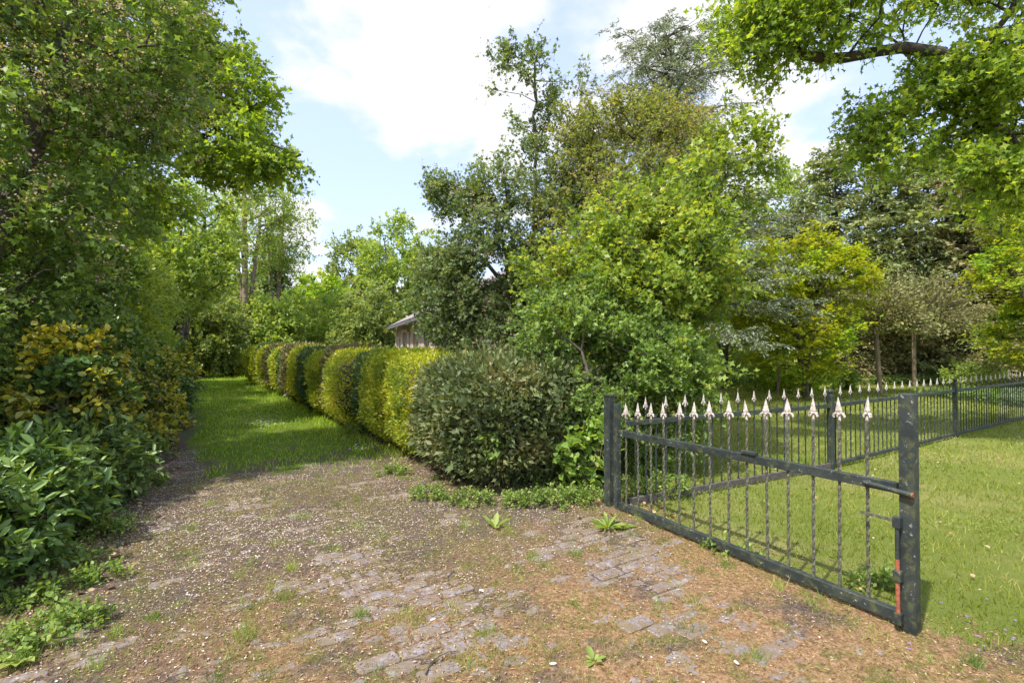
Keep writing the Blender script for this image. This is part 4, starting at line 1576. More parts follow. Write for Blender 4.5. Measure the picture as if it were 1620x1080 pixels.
# glossy darker thorn right at the gate post
b = (1.15, 5.95)
plant('hawthorn_bush', 'dense glossy green thorn bush crowding the gate post and hedge end', 'bush', b,
      ms(b, 5, 0.4, 1.4),
      [(1.15, 5.9, 1.1, 0.8, 0.55, 0.85, 3), (1.75, 6.0, 1.0, 0.55, 0.45, 0.75, 1.4), (0.7, 5.95, 1.75, 0.65, 0.5, 0.5, 1)],
      560, 'hawthorn', n_twig=6, n_leaf=11, rad=0.2, size=0.052, shape='lobed', gap=0.36, gscale=1.8, r_base=0.04, seed=37, shell=0.4, out_w=0.9)

# silver cedar
b = np.array([4.4, 14.2])
th = thing('cedar_tree', 'silvery blue-green cedar with bare feathery tiers rising behind the bushes', 'tree', (b[0], b[1], 0))
p0, p1, r0, r1, cen, outd = [], [], [], [], [], []
tp = [np.array([b[0], b[1], 0.0])]
for z in np.arange(1, 10.7, 0.5):
    tp.append(np.array([b[0] + 0.08 * math.sin(z), b[1] + 0.06 * math.cos(1.7 * z), z]))
for i in range(len(tp) - 1):
    p0.append(tp[i]); p1.append(tp[i + 1])
    r0.append(0.16 * (1 - i / len(tp)) + 0.015); r1.append(0.16 * (1 - (i + 1) / len(tp)) + 0.015)
for z in np.arange(2.0, 10.5, 0.26):
    for q in range(5):
        a = rng.random() * 2 * np.pi
        L = (3.3 * (1 - (z / 11.4) ** 3) + 0.25) * rng.uniform(0.55, 1.1)
        s = np.array([b[0], b[1], z])
        rise = rng.uniform(0.0, 0.45) * L * (0.35 + z / 14)
        prev = s
        m_ = max(3, int(L / 0.3))
        for i in range(1, m_ + 1):
            t = i / m_
            e = s + np.array([math.cos(a) * L * t, math.sin(a) * L * t, rise * t - 0.35 * L * t * t * 0.5 * (z < 8)]) + rng.normal(size=3) * 0.03
            p0.append(prev); p1.append(e); r0.append(0.03 * (1 - t * .8) + 0.004); r1.append(0.03 * (1 - t * .9) + 0.003)
            if t > 0.22:
                for _ in range(2):
                    cen.append(e + rng.normal(size=3) * [0.2, 0.2, 0.04]); outd.append([math.cos(a) + rng.normal() * .9, math.sin(a) + rng.normal() * .9, 0.05])
            prev = e
bb = np.array([b[0], b[1], 0])
cen, outd = np.array(cen), nrm(np.array(outd))
P, D, Nm, S, v, tw = cluster_leaves(cen, outd, 5, 15, 0.30, 0.08, 0.35, 0.4, 0.9, 0.4, 0.9, 0.12)
wood_obj('trunk', (np.array(p0) - bb, np.array(p1) - bb, np.array(r0), np.array(r1)), M['bark'], th, 5, (tw[0] - bb, tw[1] - bb, np.full(len(tw[0]), 0.006)))
leaf_obj('crown', P - bb, D, Nm, S, 'needle', M['cedar'], th, v, width=1.6)

# ================================================================== right: oak limb over the lawn
b = (9.3, 6.6)
stem_main = [(9.3, 6.6, 0), (9.2, 6.7, 2.5), (9.0, 6.9, 4.0), (8.9, 7, 6.0), (9.0, 7, 8.5)]
limb = [(9.0, 6.9, 3.3), A(1625, 250, 7.2), A(1545, 172, 7.2), A(1530, 120, 7.1)]
limb2 = [A(1530, 120, 7.1), A(1490, 88, 7.2), A(1430, 78, 7.2), A(1345, 90, 7.2), A(1265, 88, 7.2), A(1200, 20, 7.2)]
limb3 = [A(1625, 250, 7.2), A(1560, 205, 7.3), A(1470, 120, 7.5), A(1440, 95, 7.6)]
limb4 = [A(1530, 120, 7.1), A(1600, 20, 7.1), A(1640, -60, 7.0)]
oak_blobs = [(4.25, 7.2, 6.6, 1.25, 1.1, 0.95, 2.3), (3.6, 7.2, 6.0, 0.5, 0.6, 0.55, .55), (5.6, 7.2, 6.9, 1.5, 1.2, 0.8, 2.0), (6.1, 7.3, 4.9, 1.1, 0.9, 0.8, 1.7), (7.2, 7.1, 5.2, 1.4, 1.0, 1.3, 3.4),
             (7.0, 7.2, 3.95, 1.1, 0.8, 0.35, 1.1), (8.6, 6.8, 5.5, 1.4, 1.3, 1.6, 2.2), (7.6, 7.2, 7.4, 1.6, 1.4, 1.0, 1.5), (5.3, 7.2, 4.65, 0.55, 0.6, 0.45, 0.5)]
plant('oak_tree', 'bright green oak reaching its heavy dark limb in over the lawn from the right', 'tree', b,
      [stem_main, limb, limb2, limb3, limb4], oak_blobs, 1050, 'oak', 'bark_dark', n_twig=6, n_leaf=8, rad=0.3, size=0.088, shape='lobed',
      gap=0.47, gscale=1.4, expo=0.8, bole=0.2, r_base=0.08, seed=41, shell=0.15, out_w=0.6, k=8, r_tip=0.006)

# golden maple and its neighbours
b = (8.8, 15.2)
plant('golden_maple', 'glowing yellow-green maple in the middle of the garden before the dark conifers', 'tree', b,
      ms(b, 4, 0.8, 3.2),
      [(8.6, 15, 2.6, 1.7, 1.4, 1.3, 3), (9.4, 15, 3.4, 1.2, 1.1, 1.1, 2), (9.9, 15, 4.1, 0.6, 0.6, 0.55, .5), (9.0, 15, 4.3, 0.6, 0.6, 0.9, .6), (7.6, 15.2, 3.2, 1.3, 1.2, 1.4, 2.0), (8.3, 15, 1.5, 1.6, 1.2, 0.9, 1.6)],
      560, 'golden_green', 'bark', n_twig=5, n_leaf=9, rad=0.32, size=0.11, shape='lobed', gap=0.38, gscale=0.9, seed=43, droop=0.1, flat=0.5, up=1.2,
      two=('golden', 0.40, 0.9), r_base=0.08, out_w=0.8)
b = (7.6, 18.2)
plant('yellow_tree', 'smaller yellow-topped tree peeping out behind the cedar branches', 'tree', b, ms(b, 3, 0.6, 4.2),
      [(8.0, 18, 5.1, 1.6, 1.3, 0.9, 2), (7.4, 18, 3.8, 1.6, 1.2, 1.2, 2)], 260, 'golden_green', n_twig=5, n_leaf=8, rad=0.36, size=0.13, gap=0.4, gscale=0.9, seed=44,
      two=('golden', 0.5, 1.0), flat=0.6, up=1.1)
b = (16.3, 15.5)
plant('golden_maple', 'golden-leaved tree with lime tiers at the right edge of the garden', 'tree', b, ms(b, 4, 0.9, 5),
      [(15.9, 15.5, 5.6, 1.4, 1.3, 1.2, 2), (15.6, 15.3, 3.8, 1.2, 1.2, 1.4, 2.4), (16.8, 15.5, 4.2, 1.6, 1.3, 2.5, 3), (15.8, 15.4, 2.0, 1.1, 1.1, 0.9, 1.6)],
      560, 'golden', 'bark', n_twig=5, n_leaf=8, rad=0.34, size=0.115, shape='lobed', gap=0.42, gscale=0.9, seed=46, flat=0.5, up=1.2, two=('golden_green', 0.5, 1.0), r_base=0.09)


def mophead(px, D, zc, r, label, seed):
    x = (px - 810) / FPX * D
    th = thing('mop_head_tree', label, 'tree', (x, D, 0), 0, 'mop-head trees in the bed')
    lean = rng.normal(size=2) * 0.05
    zt = zc - 0.55 * r
    nodes = [np.array([lean[0] * t * 2, lean[1] * t * 2, zt * t]) for t in np.linspace(0, 1, 7)]
    p0, p1 = list(nodes[:-1]), list(nodes[1:])
    r0 = [0.075] * 6
    r1 = [0.07] * 6
    top = nodes[-1]
    n = 420
    d = rdir(n)
    d[:, 2] = np.abs(d[:, 2]) * 0.9 - 0.22
    d = nrm(d)
    L = r * rng.uniform(0.75, 1.08, n)
    e1 = top + d * L[:, None] * 0.55 + rng.normal(size=(n, 3)) * 0.03 + np.array([0, 0, 0.05])
    e2 = top + d * L[:, None] + rng.normal(size=(n, 3)) * 0.09 + np.array([0, 0, -0.02])
    wood_obj('trunk', (np.array(p0), np.array(p1), np.array(r0), np.array(r1)), M['bark_tan'], th, 8)
    s = (np.r_[np.tile(top, (n, 1)), e1], np.r_[e1, e2], np.r_[np.full(n, .016), np.full(n, .010)], np.r_[np.full(n, .010), np.full(n, .004)])
    wood_obj('branches', s, M['bark'], th, 4)
    k = rng.integers(0, n, 9000)
    t = rng.uniform(0.45, 1.08, 9000)
    P = top + (e2[k] - top) * t[:, None] + rng.normal(size=(9000, 3)) * 0.06
    leaf_obj('crown', P, nrm(d[k] + rdir(9000) * 0.7), rdir(9000), rng.uniform(0.06, 0.12, 9000), 'kite', M['twiggy'], th, width=1.0)


mophead(1392, 16.6, 3.2, 1.55, 'left of the two brown mop-head trees on bare poles', 1)
mophead(1446, 20.2, 3.8, 2.0, 'right, slightly farther of the two brown mop-head trees on bare poles', 2)


def conifer(x, y, h, r, matk, label, seed, dens=1.0, z0=0.4, group='tall conifers closing the garden', gappy=0.30, size=0.24, prof=0.55, droop=0.3, name='conifer_tree'):
    b = np.array([x, y, 0.0])
    th = thing(name, label, 'tree', (x, y, 0), 0, group)
    p0, p1, r0, r1, cen, outd = [], [], [], [], [], []
    zs = np.arange(0, h, 0.6)
    off = np.c_[0.12 * np.sin(zs * .7 + seed), 0.12 * np.cos(zs * .5 + seed), zs]
    for i in range(len(zs) - 1):
        p0.append(off[i]); p1.append(off[i + 1])
        r0.append(0.2 * (1 - zs[i] / h) + 0.02); r1.append(0.2 * (1 - zs[i + 1] / h) + 0.02)
    z = z0
    while z < h - 0.1:
        t_ = z / h
        R_l = r * ((1 - t_) ** prof) * (0.75 + 0.5 * vnoise(np.array([[seed * 3.1, z * 0.9]]), 1, seed)[0]) + 0.15
        for q in range(6):
            a = rng.random() * 2 * np.pi
            L = R_l * rng.uniform(0.6, 1.15)
            m_ = max(2, int(L / 0.42))
            prev = np.array([0, 0, z])
            for i in range(1, m_ + 1):
                t = i / m_
                e = np.array([math.cos(a) * L * t, math.sin(a) * L * t, z + (0.16 * t - droop * t * t) * L + (0.14 * L * t ** 4)]) + rng.normal(size=3) * 0.04
                p0.append(prev); p1.append(e); r0.append(0.035 * (1 - t * .8)); r1.append(0.03 * (1 - t * .85))
                if t > 0.25:
                    cen.append(e); outd.append([math.cos(a) + rng.normal() * .5, math.sin(a) + rng.normal() * .5, -0.15])
                prev = e
        z += 0.27 / dens
    cen, outd = np.array(cen), nrm(np.array(outd))
    keep = vnoise(cen + b, 0.7, seed, 2) > gappy
    cen, outd = cen[keep], outd[keep]
    P, D, Nm, S, v, tw = cluster_leaves(cen, outd, 5, 8, 0.46, size, 0.3, 0.5, 0.8, 0.4, 0.9, 0.2)
    ok = P[:, 2] > 0.03
    wood_obj('trunk', (np.array(p0), np.array(p1), np.array(r0), np.array(r1)), M['bark'], th, 4)
    leaf_obj('crown', P[ok], D[ok], Nm[ok], S[ok], 'spray', M[matk], th, v[ok], width=0.9)
    return th


def cx(px, D):
    return (px - 810) / FPX * D


conifer(cx(1325, 26), 26, 12.2, 3.6, 'spruce', 'tall thin-topped spruce left of the conifer row, sky showing through its tiers', 3, 1.0, gappy=0.42)
conifer(cx(1405, 24.5), 24.5, 10.5, 3.0, 'spruce', 'second conifer of the row, behind the left mop-head tree', 5)
conifer(cx(1262, 28), 28, 9.2, 3.0, 'spruce', 'lower spruce between the golden maple and the thin-topped spruce', 6)
conifer(cx(1470, 25), 25, 11.5, 3.1, 'spruce', 'third conifer of the row, behind the right mop-head tree', 7)
conifer(cx(1535, 23.5), 23.5, 11.0, 3.0, 'spruce_brown', 'browning conifer of the row left of the right golden tree', 9)
conifer(cx(1600, 24), 24, 12.5, 3.2, 'spruce', 'dark conifer behind the right golden tree', 10)
conifer(cx(1670, 23), 23, 12.0, 3.2, 'spruce', 'rightmost conifer of the row, running out of the frame', 12)
for i, (px, D, h, mk, lb) in enumerate([(1345, 22.5, 3.2, 'spruce_brown', 'low browned conifer skirt left of the mop-head trunks'), (1400, 23, 3.6, 'spruce_brown', 'low browned conifer between the two mop-head trunks'),
                                    (1480, 22, 3.4, 'spruce', 'low green conifer right of the mop-head trunks'), (1535, 21.5, 3.4, 'spruce_brown', 'low brown conifer left of the right edge shrubs'),
                                    (1600, 22.5, 3.2, 'spruce', 'low green conifer behind the shrubs at the right edge')]):
    conifer(cx(px, D), D, h, 1.7, mk, lb, 60 + i, 1.3, 0.1, 'low conifers under the tall row', 0.25, 0.16, 0.4, 0.35)

# small shrubs of the bed
small = [('flowering_shrub', 1281, 17.2, 0.62, 1.05, 'golden_green', 'round yellow-green shrub with orange-tipped leaves in the bed'),
         ('leafy_shrub', 1333, 18.2, 0.4, 0.75, 'bright', 'small upright pale shrub right of the round yellow-green one'),
         ('golden_shrub', 1228, 17.6, 0.5, 0.9, 'golden_green', 'low golden shrub left of the round yellow-green one'),
         ('leafy_shrub', 1195, 19.5, 0.9, 1.6, 'bright', 'pale leafy shrub behind the left end of the bed'),
         ('leafy_shrub', 1540, 18.6, 0.9, 0.95, 'bright', 'spreading light green shrub near the right edge'),
         ('spreading_shrub', 1598, 17.0, 1.1, 1.15, 'redmay', 'low bronze spreading shrub at the right edge behind the fence'),
         ('leafy_shrub', 1160, 18.5, 0.8, 1.3, 'bright', 'pale shrub at the far left of the bed behind the lawn')]
for i, (nm, px, D, r, h, mk, lb) in enumerate(small):
    x = cx(px, D)
    plant(nm, lb, 'shrub', (x, D), ms((x, D), 4, r * 0.4, h * 0.7), [(x, D, h * 0.55, r, r, h * 0.5)], 70, mk, n_twig=5, n_leaf=9, rad=0.2, size=0.085, gap=0.3, gscale=2, seed=300 + i, r_base=0.02,
          flower=(0.6, 2, 0.03, 2) if i == 0 else None)
# golden standard on a thin stem
x = cx(1230, 16.9)
plant('golden_standard', 'tiny golden tree on a thin straight stem left of the round shrub', 'tree', (x, 16.9), [[(x, 16.9, 0), (x, 16.9, 1.5)]],
      [(x, 16.9, 1.75, 0.75, 0.6, 0.35)], 50, 'golden', 'bark_tan', n_twig=5, n_leaf=8, rad=0.2, size=0.08, gap=0.3, gscale=2, seed=333, r_base=0.04)

# background filling behind the garden
for i, (px, D, zc, rx, rz, mk, lb) in enumerate([
        (1120, 24, 3.0, 3.0, 3.0, 'olive', 'olive green tree behind the cedar'), (1215, 25, 2.6, 2.6, 2.7, 'bright', 'rounded pale green tree behind the small golden standard'),
        (1235, 42, 11.0, 5.0, 6.2, 'bright', 'distant pale willow-like tree rising over the garden'), (1010, 26, 3.5, 3.4, 3.6, 'olive', 'olive tree hidden behind the thorn'),
        (1300, 27.5, 1.6, 3.0, 1.7, 'hawthorn_dark', 'dark shrubs closing the view under the thin-topped spruce'), (1420, 29, 2.0, 4.0, 2.2, 'hawthorn_dark', 'dark undergrowth behind the mop-head trees'),
        (1540, 29, 2.2, 4.5, 2.4, 'hawthorn_dark', 'dark undergrowth behind the right golden tree'), (1650, 28, 3.0, 4.5, 3.5, 'hawthorn_dark', 'dark undergrowth at the far right')]):
    x = cx(px, D)
    plant('background_tree', lb, 'tree', (x, D), ms((x, D), 4, rx * 0.4, zc + rz * 0.3), [(x, D, zc, rx, rx * 0.8, rz)], 330, mk, n_twig=5, n_leaf=8, rad=0.55, size=0.26, gap=0.36, gscale=0.45, seed=400 + i,
          r_base=0.14, twigs=False, group='trees behind the garden')


# ground cover in the bed and ivy behind the fence
def carpet(name, n, fn, h, size, mat, label, cat='ground cover', shape='kite', nlay=3):
    P = fn(n)
    P = P[vnoise(P, 1.4, 131, 2) > 0.28]
    z = rng.random(len(P)) ** 0.6 * h * (0.4 + 1.0 * vnoise(P, 1.8, 133, 2))
    D = rng.normal(size=(len(P), 3))
    D[:, 2] = np.abs(D[:, 2]) * 0.4
    Nm = rng.normal(size=(len(P), 3)) * 0.5 + np.array([0, 0, 1])
    vv = np.clip(0.15 + 0.6 * vnoise(P, 2.5, 134, 2) + rng.normal(size=len(P)) * .15, 0, 1)
    return leaf_obj(name, np.c_[P, z + 0.02], D, Nm, rng.uniform(0.6, 1.3, len(P)) * size, shape, mat, None, vv, kind='stuff', label=label, cat=cat)


def bed(n):
    t = rng.random(n)
    a0, a1 = G(1105, 610)[:2] + [0, 1.2], G(1470, 606)[:2] + [0.0, 0.0]
    c = a0 + (a1 - a0) * t[:, None]
    return c + np.c_[rng.normal(size=n) * 0.3, rng.normal(size=n) * 0.75]


def ivybed(n):
    x = rng.uniform(12.8, 19, n)
    return np.c_[x, rng.uniform(0, 1, n) * 3.6 + 12.6 + (x - 12.8) * 0.15]


def farbed(n):
    return np.c_[rng.uniform(5.5, 24, n), rng.uniform(21, 26, n)]


carpet('bed_ground_cover', 26000, bed, 0.34, 0.085, M['ivy'], 'low leafy ground cover bordering the back of the lawn')
carpet('ivy_bed', 16000, ivybed, 0.28, 0.09, M['ivy'], 'dark ivy bed behind the far fence bays at the right')
carpet('woodland_ground_cover', 20000, farbed, 0.4, 0.13, M['ivy'], 'dark ground cover under the conifers')


def clover(n):
    P = np.c_[rng.uniform(1.6, 7, n), rng.uniform(2.0, 7, n)]
    return P[in_lawn(P) & (vnoise(P, 1.1, 141, 2) > 0.56)]


carpet('clover', 26000, clover, 0.035, 0.016, M['weed'], 'clover and small weeds mixed into the lawn near the gate', 'clover', 'broad')
P = np.c_[rng.uniform(1.2, 12, 1500), rng.uniform(2.0, 12, 1500)]
P = P[in_lawn(P)]
n = len(P)
a = rng.random(n) * 6.28
leaf_obj('fallen_leaves', np.c_[P, bumpy(P, 0.04)], np.c_[np.cos(a), np.sin(a), rng.normal(size=n) * .2], np.c_[rng.normal(size=(n, 2)) * .4, np.ones(n)], rng.uniform(.015, .04, n), 'broad', M['litter'], None,
         kind='stuff', label='scattered dry leaves on the lawn', cat='leaves')

# ================================================================== left side
b = (-5.6, 4.9)
plant('may_tree', 'near may tree at the upper left with clouds of faded pinkish blossom', 'tree', b,
      ms(b, 4, 0.7, 4.6, (-5.4, 5.2)),
      [(-5.4, 5.4, 3.9, 1.5, 1.3, 1.2, 4), (-4.9, 5.6, 4.9, 1.35, 1.2, 1.2, 3), (-5.2, 5.4, 6.3, 1.7, 1.4, 1.1, 3), (-5.3, 5.2, 2.7, 1.2, 1.0, 0.9, 2), (-6.6, 5.5, 5.2, 1.3, 1.2, 1.8, 2)],
      760, 'hawthorn', n_twig=6, n_leaf=9, rad=0.28, size=0.072, shape='lobed', gap=0.40, gscale=1.2, r_base=0.09, seed=71, flower=(0.46, 8, 0.022, 0.8), shell=0.4, out_w=0.8)
b = (-8.2, 9.6)
plant('oak_tree', 'fresh green oak leaning out from the left with long drooping branch ends against the sky', 'tree', b,
      [[(-8.2, 9.6, 0), (-8.1, 9.5, 3), (-7.6, 9.3, 6), (-7.2, 9.2, 9.0)], [(-8.0, 9.5, 3.6), (-6.6, 9.2, 5.0), (-5.2, 9.1, 5.6), (-3.8, 9.0, 4.9)], [(-7.7, 9.3, 5), (-6.4, 9, 6.6), (-5.2, 9, 7.0)]],
      [(-7.3, 9.2, 7.4, 1.9, 1.6, 1.6, 3.5), (-6.2, 9.0, 6.6, 1.35, 1.2, 1.0, 2.2), (-5.3, 9.0, 6.7, 0.75, 0.8, 0.5, .7), (-5.3, 9.0, 5.3, 1.05, 1.0, 0.55, 1.2), (-4.3, 8.9, 4.75, 0.6, 0.6, 0.22, .5),
       (-7.0, 9.4, 4.8, 1.6, 1.5, 1.2, 2.8), (-4.9, 9.0, 6.1, 0.6, 0.7, 0.3, .4), (-6.6, 9.2, 9.0, 1.3, 1.2, 0.8, 1.2), (-5.9, 9, 4.2, 0.7, 0.7, 0.4, .4)],
      900, 'oak', n_twig=6, n_leaf=9, rad=0.3, size=0.098, shape='lobed', gap=0.42, gscale=1.1, expo=0.8, bole=0.2, r_base=0.08, seed=73, shell=0.25, out_w=0.8, k=7)
walls = [((-5.2, 3.7), 2.6, 0.95, 'hawthorn', 'dark leafy thorn shrub at the left edge above the laurel', 0.055, 'lobed'),
         ((-6.0, 5.7), 3.3, 1.15, 'hawthorn', 'dark thorn shrub behind the near variegated sprays', 0.06, 'lobed'),
         ((-7.1, 7.6), 3.6, 1.2, 'laurel', 'glossy dark evergreen shrub in the left shrub wall', 0.085, 'broad'),
         ((-8.4, 9.8), 3.7, 1.25, 'maple', 'green thorn shrub midway along the left wall', 0.07, 'lobed'),
         ((-9.9, 12.0), 4.4, 1.3, 'maple', 'mid green maple shrub where the left wall turns lighter', 0.085, 'lobed'),
         ((-11.5, 14.6), 4.4, 1.5, 'bright', 'pale green shrub in the sunlit part of the left wall', 0.09, 'kite'),
         ((-13.3, 17.4), 4.6, 1.6, 'bright', 'pale shrub above the far variegated bush', 0.10, 'kite'),
         ((-15.4, 20.4), 4.0, 1.7, 'maple', 'green shrub in the far part of the left wall', 0.12, 'kite'),
         ((-17.8, 24), 3.8, 1.9, 'bright', 'light green shrub second from the lane end on the left', 0.14, 'kite'),
         ((-20.8, 28.5), 4.2, 2.1, 'olive', 'olive shrub nearest the lane end on the left', 0.16, 'kite')]
for i, ((x, y), h, r, mk, lb, sz, sh) in enumerate(walls):
    plant('wall_shrub', lb, 'shrub', (x, y), ms((x, y), 5, r * 0.5, h * 0.75), [(x, y, h * 0.30, r, r, h * 0.33, 3), (x + .05, y, h * 0.66, r * 0.95, r * 0.95, h * 0.34, 3)],
          620 if i < 5 else 380, mk, n_twig=6, n_leaf=9, rad=0.24 + 0.02 * i, size=sz, shape=sh, gap=0.34, gscale=1.3 - 0.07 * i, seed=80 + i, r_base=0.05, shell=0.5, out_w=0.85,
          flower=(0.6, 2, 0.022, 1.2) if i in (0, 1) else None, group='shrubs walling the left of the lane')
for (x, y), lb in (((-6.3, 2.4), 'unseen tall thorn shrub, added for its shade, continuing the left wall just outside the left edge'), ((-5.9, 0.3), 'unseen thorn shrub, added for its shade, beside the camera on the left')):  # out of view, added so the lower-left laurels fall in shade
    plant('wall_shrub', lb, 'shrub', (x, y), ms((x, y), 5, 0.7, 4.0), [(x, y, 1.7, 1.3, 1.3, 1.7, 3), (x, y, 3.6, 1.3, 1.3, 1.6, 3)], 420, 'hawthorn', n_twig=6, n_leaf=8, rad=0.28, size=0.075,
          shape='lobed', gap=0.34, gscale=1.2, seed=int(100 + y * 7), r_base=0.06, shell=0.4, group='shrubs walling the left of the lane')
# variegated yellow shrubs along the edge
var = [((-4.35, 5.0), 1.75, 0.42, 'sparse tall variegated shrub with yellow-edged sprays behind the laurel', 0.065),
       ((-5.1, 6.4), 1.25, 0.62, 'bushy yellow variegated shrub lighting up the near left edge', 0.06),
       ((-5.9, 7.8), 1.3, 0.68, 'second bushy yellow variegated shrub along the left edge', 0.062),
       ((-6.9, 9.5), 1.4, 0.72, 'third yellow variegated shrub along the left edge, greener at its top', 0.07),
       ((-8.1, 11.4), 1.6, 0.8, 'fourth yellow variegated shrub before the dark recess', 0.08),
       ((-11.7, 17.3), 1.8, 0.75, 'upright golden variegated shrub far along the left edge', 0.11)]
for i, ((x, y), h, r, lb, sz) in enumerate(var):
    plant('variegated_shrub', lb, 'shrub', (x, y), ms((x, y), 5, r * 0.5, h * 0.75), [(x, y, h * 0.45, r, r, h * 0.5)], 200, 'laurel', n_twig=5, n_leaf=9, rad=0.2, size=sz, shape='broad', gap=0.28,
          gscale=2.2, seed=120 + i, r_base=0.02, shell=0.5, two=('euonymus', 0.46, 2.0), group='variegated shrubs at the left edge')
# cherry laurels in front
lau = [((-3.75, 3.75), 0.82, 0.5, 'big glossy laurel at the lower left with long pale-ribbed leaves'),
       ((-4.1, 4.75), 0.85, 0.5, 'laurel with drooping rosettes of glossy leaves beside the yellow shrub'),
       ((-3.45, 3.05), 0.75, 0.45, 'low laurel at the left edge of the picture'),
       ]
for i, ((x, y), h, r, lb) in enumerate(lau):
    plant('laurel_bush', lb, 'shrub', (x, y), ms((x, y), 5, r * 0.5, h * 0.7), [(x, y, h * 0.45, r, r, h * 0.5)], 170, ('laurel', 'ivy', 'laurel')[i], n_twig=4, n_leaf=9, rad=0.18, size=0.088, shape='laurel', gap=0.25,
          gscale=2.0, seed=140 + i, r_base=0.02, shell=0.5, out_w=1.1, up=0.9, group='laurels at the lower left')

# trees beyond, around the lane end
def tree(px, D, h, r, mk, lb, n=380, size=0.2, nm='tree', gap=0.4, zlow=0.45, bark='bark', seed=0, group=None, rad=0.5, flat=1.0, stems=3, gscale=0.5, shape='kite', twigs=False, rb=0.16, shell=.45, nl=8):
    x = cx(px, D)
    zc = h * (1 + zlow) / 2
    rz = h * (1 - zlow) / 2
    return plant(nm, lb, 'tree', (x, D), ms((x, D), stems, r * 0.35, h * 0.85), [(x, D, zc, r, r * 0.85, rz, 3), (x - r * .35, D, zc - rz * .35, r * 0.75, r * .7, rz * .6, 1.2), (x + r * .35, D, zc - rz * .2, r * 0.7, r * .7, rz * .6, 1.2)],
                 n, mk, bark, n_twig=5, n_leaf=nl, rad=rad, size=size, gap=gap, gscale=gscale, seed=seed, r_base=rb, twigs=twigs, group=group, flat=flat, shape=shape, shell=shell)


tree(388, 30, 13.2, 2.6, 'bright', 'slender tall tree with several bare tan trunks rising over the lane', 250, 0.15, 'tall_tree', 0.46, 0.5, 'bark_tan', 501, rad=0.5, stems=4, twigs=True, rb=0.17, gscale=0.6)
tree(436, 33, 13.5, 2.4, 'bright', 'airy thin-leaved tree just right of the slender tall one', 200, 0.15, 'tall_tree', 0.48, 0.45, 'bark_tan', 502, rad=0.5, stems=2, twigs=True, rb=0.14, gscale=0.6)
conifer(cx(425, 40), 40, 10.5, 2.4, 'thuja_dark', 'dark pointed evergreen behind the slender tall tree', 503, 1.0, group=None, size=0.26)
bgs = [(235, 40, 14, 4.0, 'maple', 'broad green tree beyond the left wall'), (320, 26, 5.2, 2.0, 'olive', 'yellow-olive bush overhanging the lane end on the left'),
       (330, 38, 6.5, 3.4, 'olive', 'shady tree closing the lane end'), (390, 37, 6.2, 3.0, 'olive', 'olive bushy tree behind the hedge end'),
       (455, 36, 5.4, 2.8, 'bright', 'pale green bushy tree over the middle of the hedge'), (500, 40, 7.6, 2.6, 'golden_green', 'yellow-tinged tree in the distance over the hedge'),
       (540, 34, 5.2, 2.6, 'bright', 'pale bushy tree left of the house'), (590, 30, 5.0, 2.0, 'olive', 'dense olive tree next to the house corner'),
       (568, 44, 12.5, 3.0, 'olive', 'grey-green feathery tree in the distance'), (630, 38, 11.6, 3.4, 'bright', 'rounded light green tree rising behind the house'),
       (480, 44, 7.5, 4.0, 'olive', 'distant olive tree under the sky gap'), (170, 27, 10, 3.0, 'maple', 'green tree behind the sunlit left shrubs'),
       (700, 46, 11, 4.2, 'olive', 'distant tree behind the house roof'), (420, 31, 4.6, 2.2, 'bright', 'light green bush over the far hedge blocks'),
       (60, 14, 8.5, 3.0, 'maple', 'tall green tree behind the left thorn shrubs'), (-60, 9, 8.5, 2.6, 'hawthorn', 'dense dark tree beyond the left edge'),
       (285, 20, 8.2, 2.4, 'bright', 'light green tree above the pale left shrubs'), (300, 44, 8, 4, 'hawthorn_dark', 'dark wood-edge tree far behind the lane end')]
for i, (px, D, h, r, mk, lb) in enumerate(bgs):
    bushy = h < 8
    tree(px, D, h, r, mk, lb, 420 if D > 20 else 480, 0.10 + 0.0035 * D, 'bushy_tree' if bushy else 'tree', 0.38, 0.06 if bushy else 0.22, seed=520 + i, rad=0.5, rb=0.16, gscale=0.55)

# shade plants in the dark hollow at the lane end
for i in range(3):
    x, y = cx([318, 332, 305][i], 34), 34 + i * 0.5
    plant('shade_plant', ['broad-leaved shade plant left in the dark hollow', 'arching shade plant in the middle of the dark hollow', 'shade plant at the left rim of the dark hollow'][i], 'plant', (x, y),
          ms((x, y), 4, 0.3, 0.6), [(x, y, 0.45, 0.8, 0.6, 0.4)], 40, 'hawthorn', n_twig=5, n_leaf=8, rad=0.3, size=0.2, shape='laurel', gap=0.2, seed=580 + i, r_base=0.02)

# far woodland that reads as one mass
C = []
for a in np.radians(np.r_[np.arange(-75, 76, 1.6)]):
    for k in range(26):
        rr = 62 + rng.normal() * 4
        C.append([math.sin(a) * rr + rng.normal(), math.cos(a) * rr, rng.random() ** 0.8 * (6.0 + 3.0 * math.sin(a * 9) + 1.5 * math.sin(a * 23))])
C = np.array(C)
P, D, Nm, S, v, tw = cluster_leaves(C, rdir(len(C)), 5, 5, 1.3, 0.7, 0.1, 1, 0.6)
leaf_obj('far_woodland', P, D, Nm, S, 'kite', M['olive'], None, v, kind='stuff', label='continuous far woodland behind everything', cat='woodland')

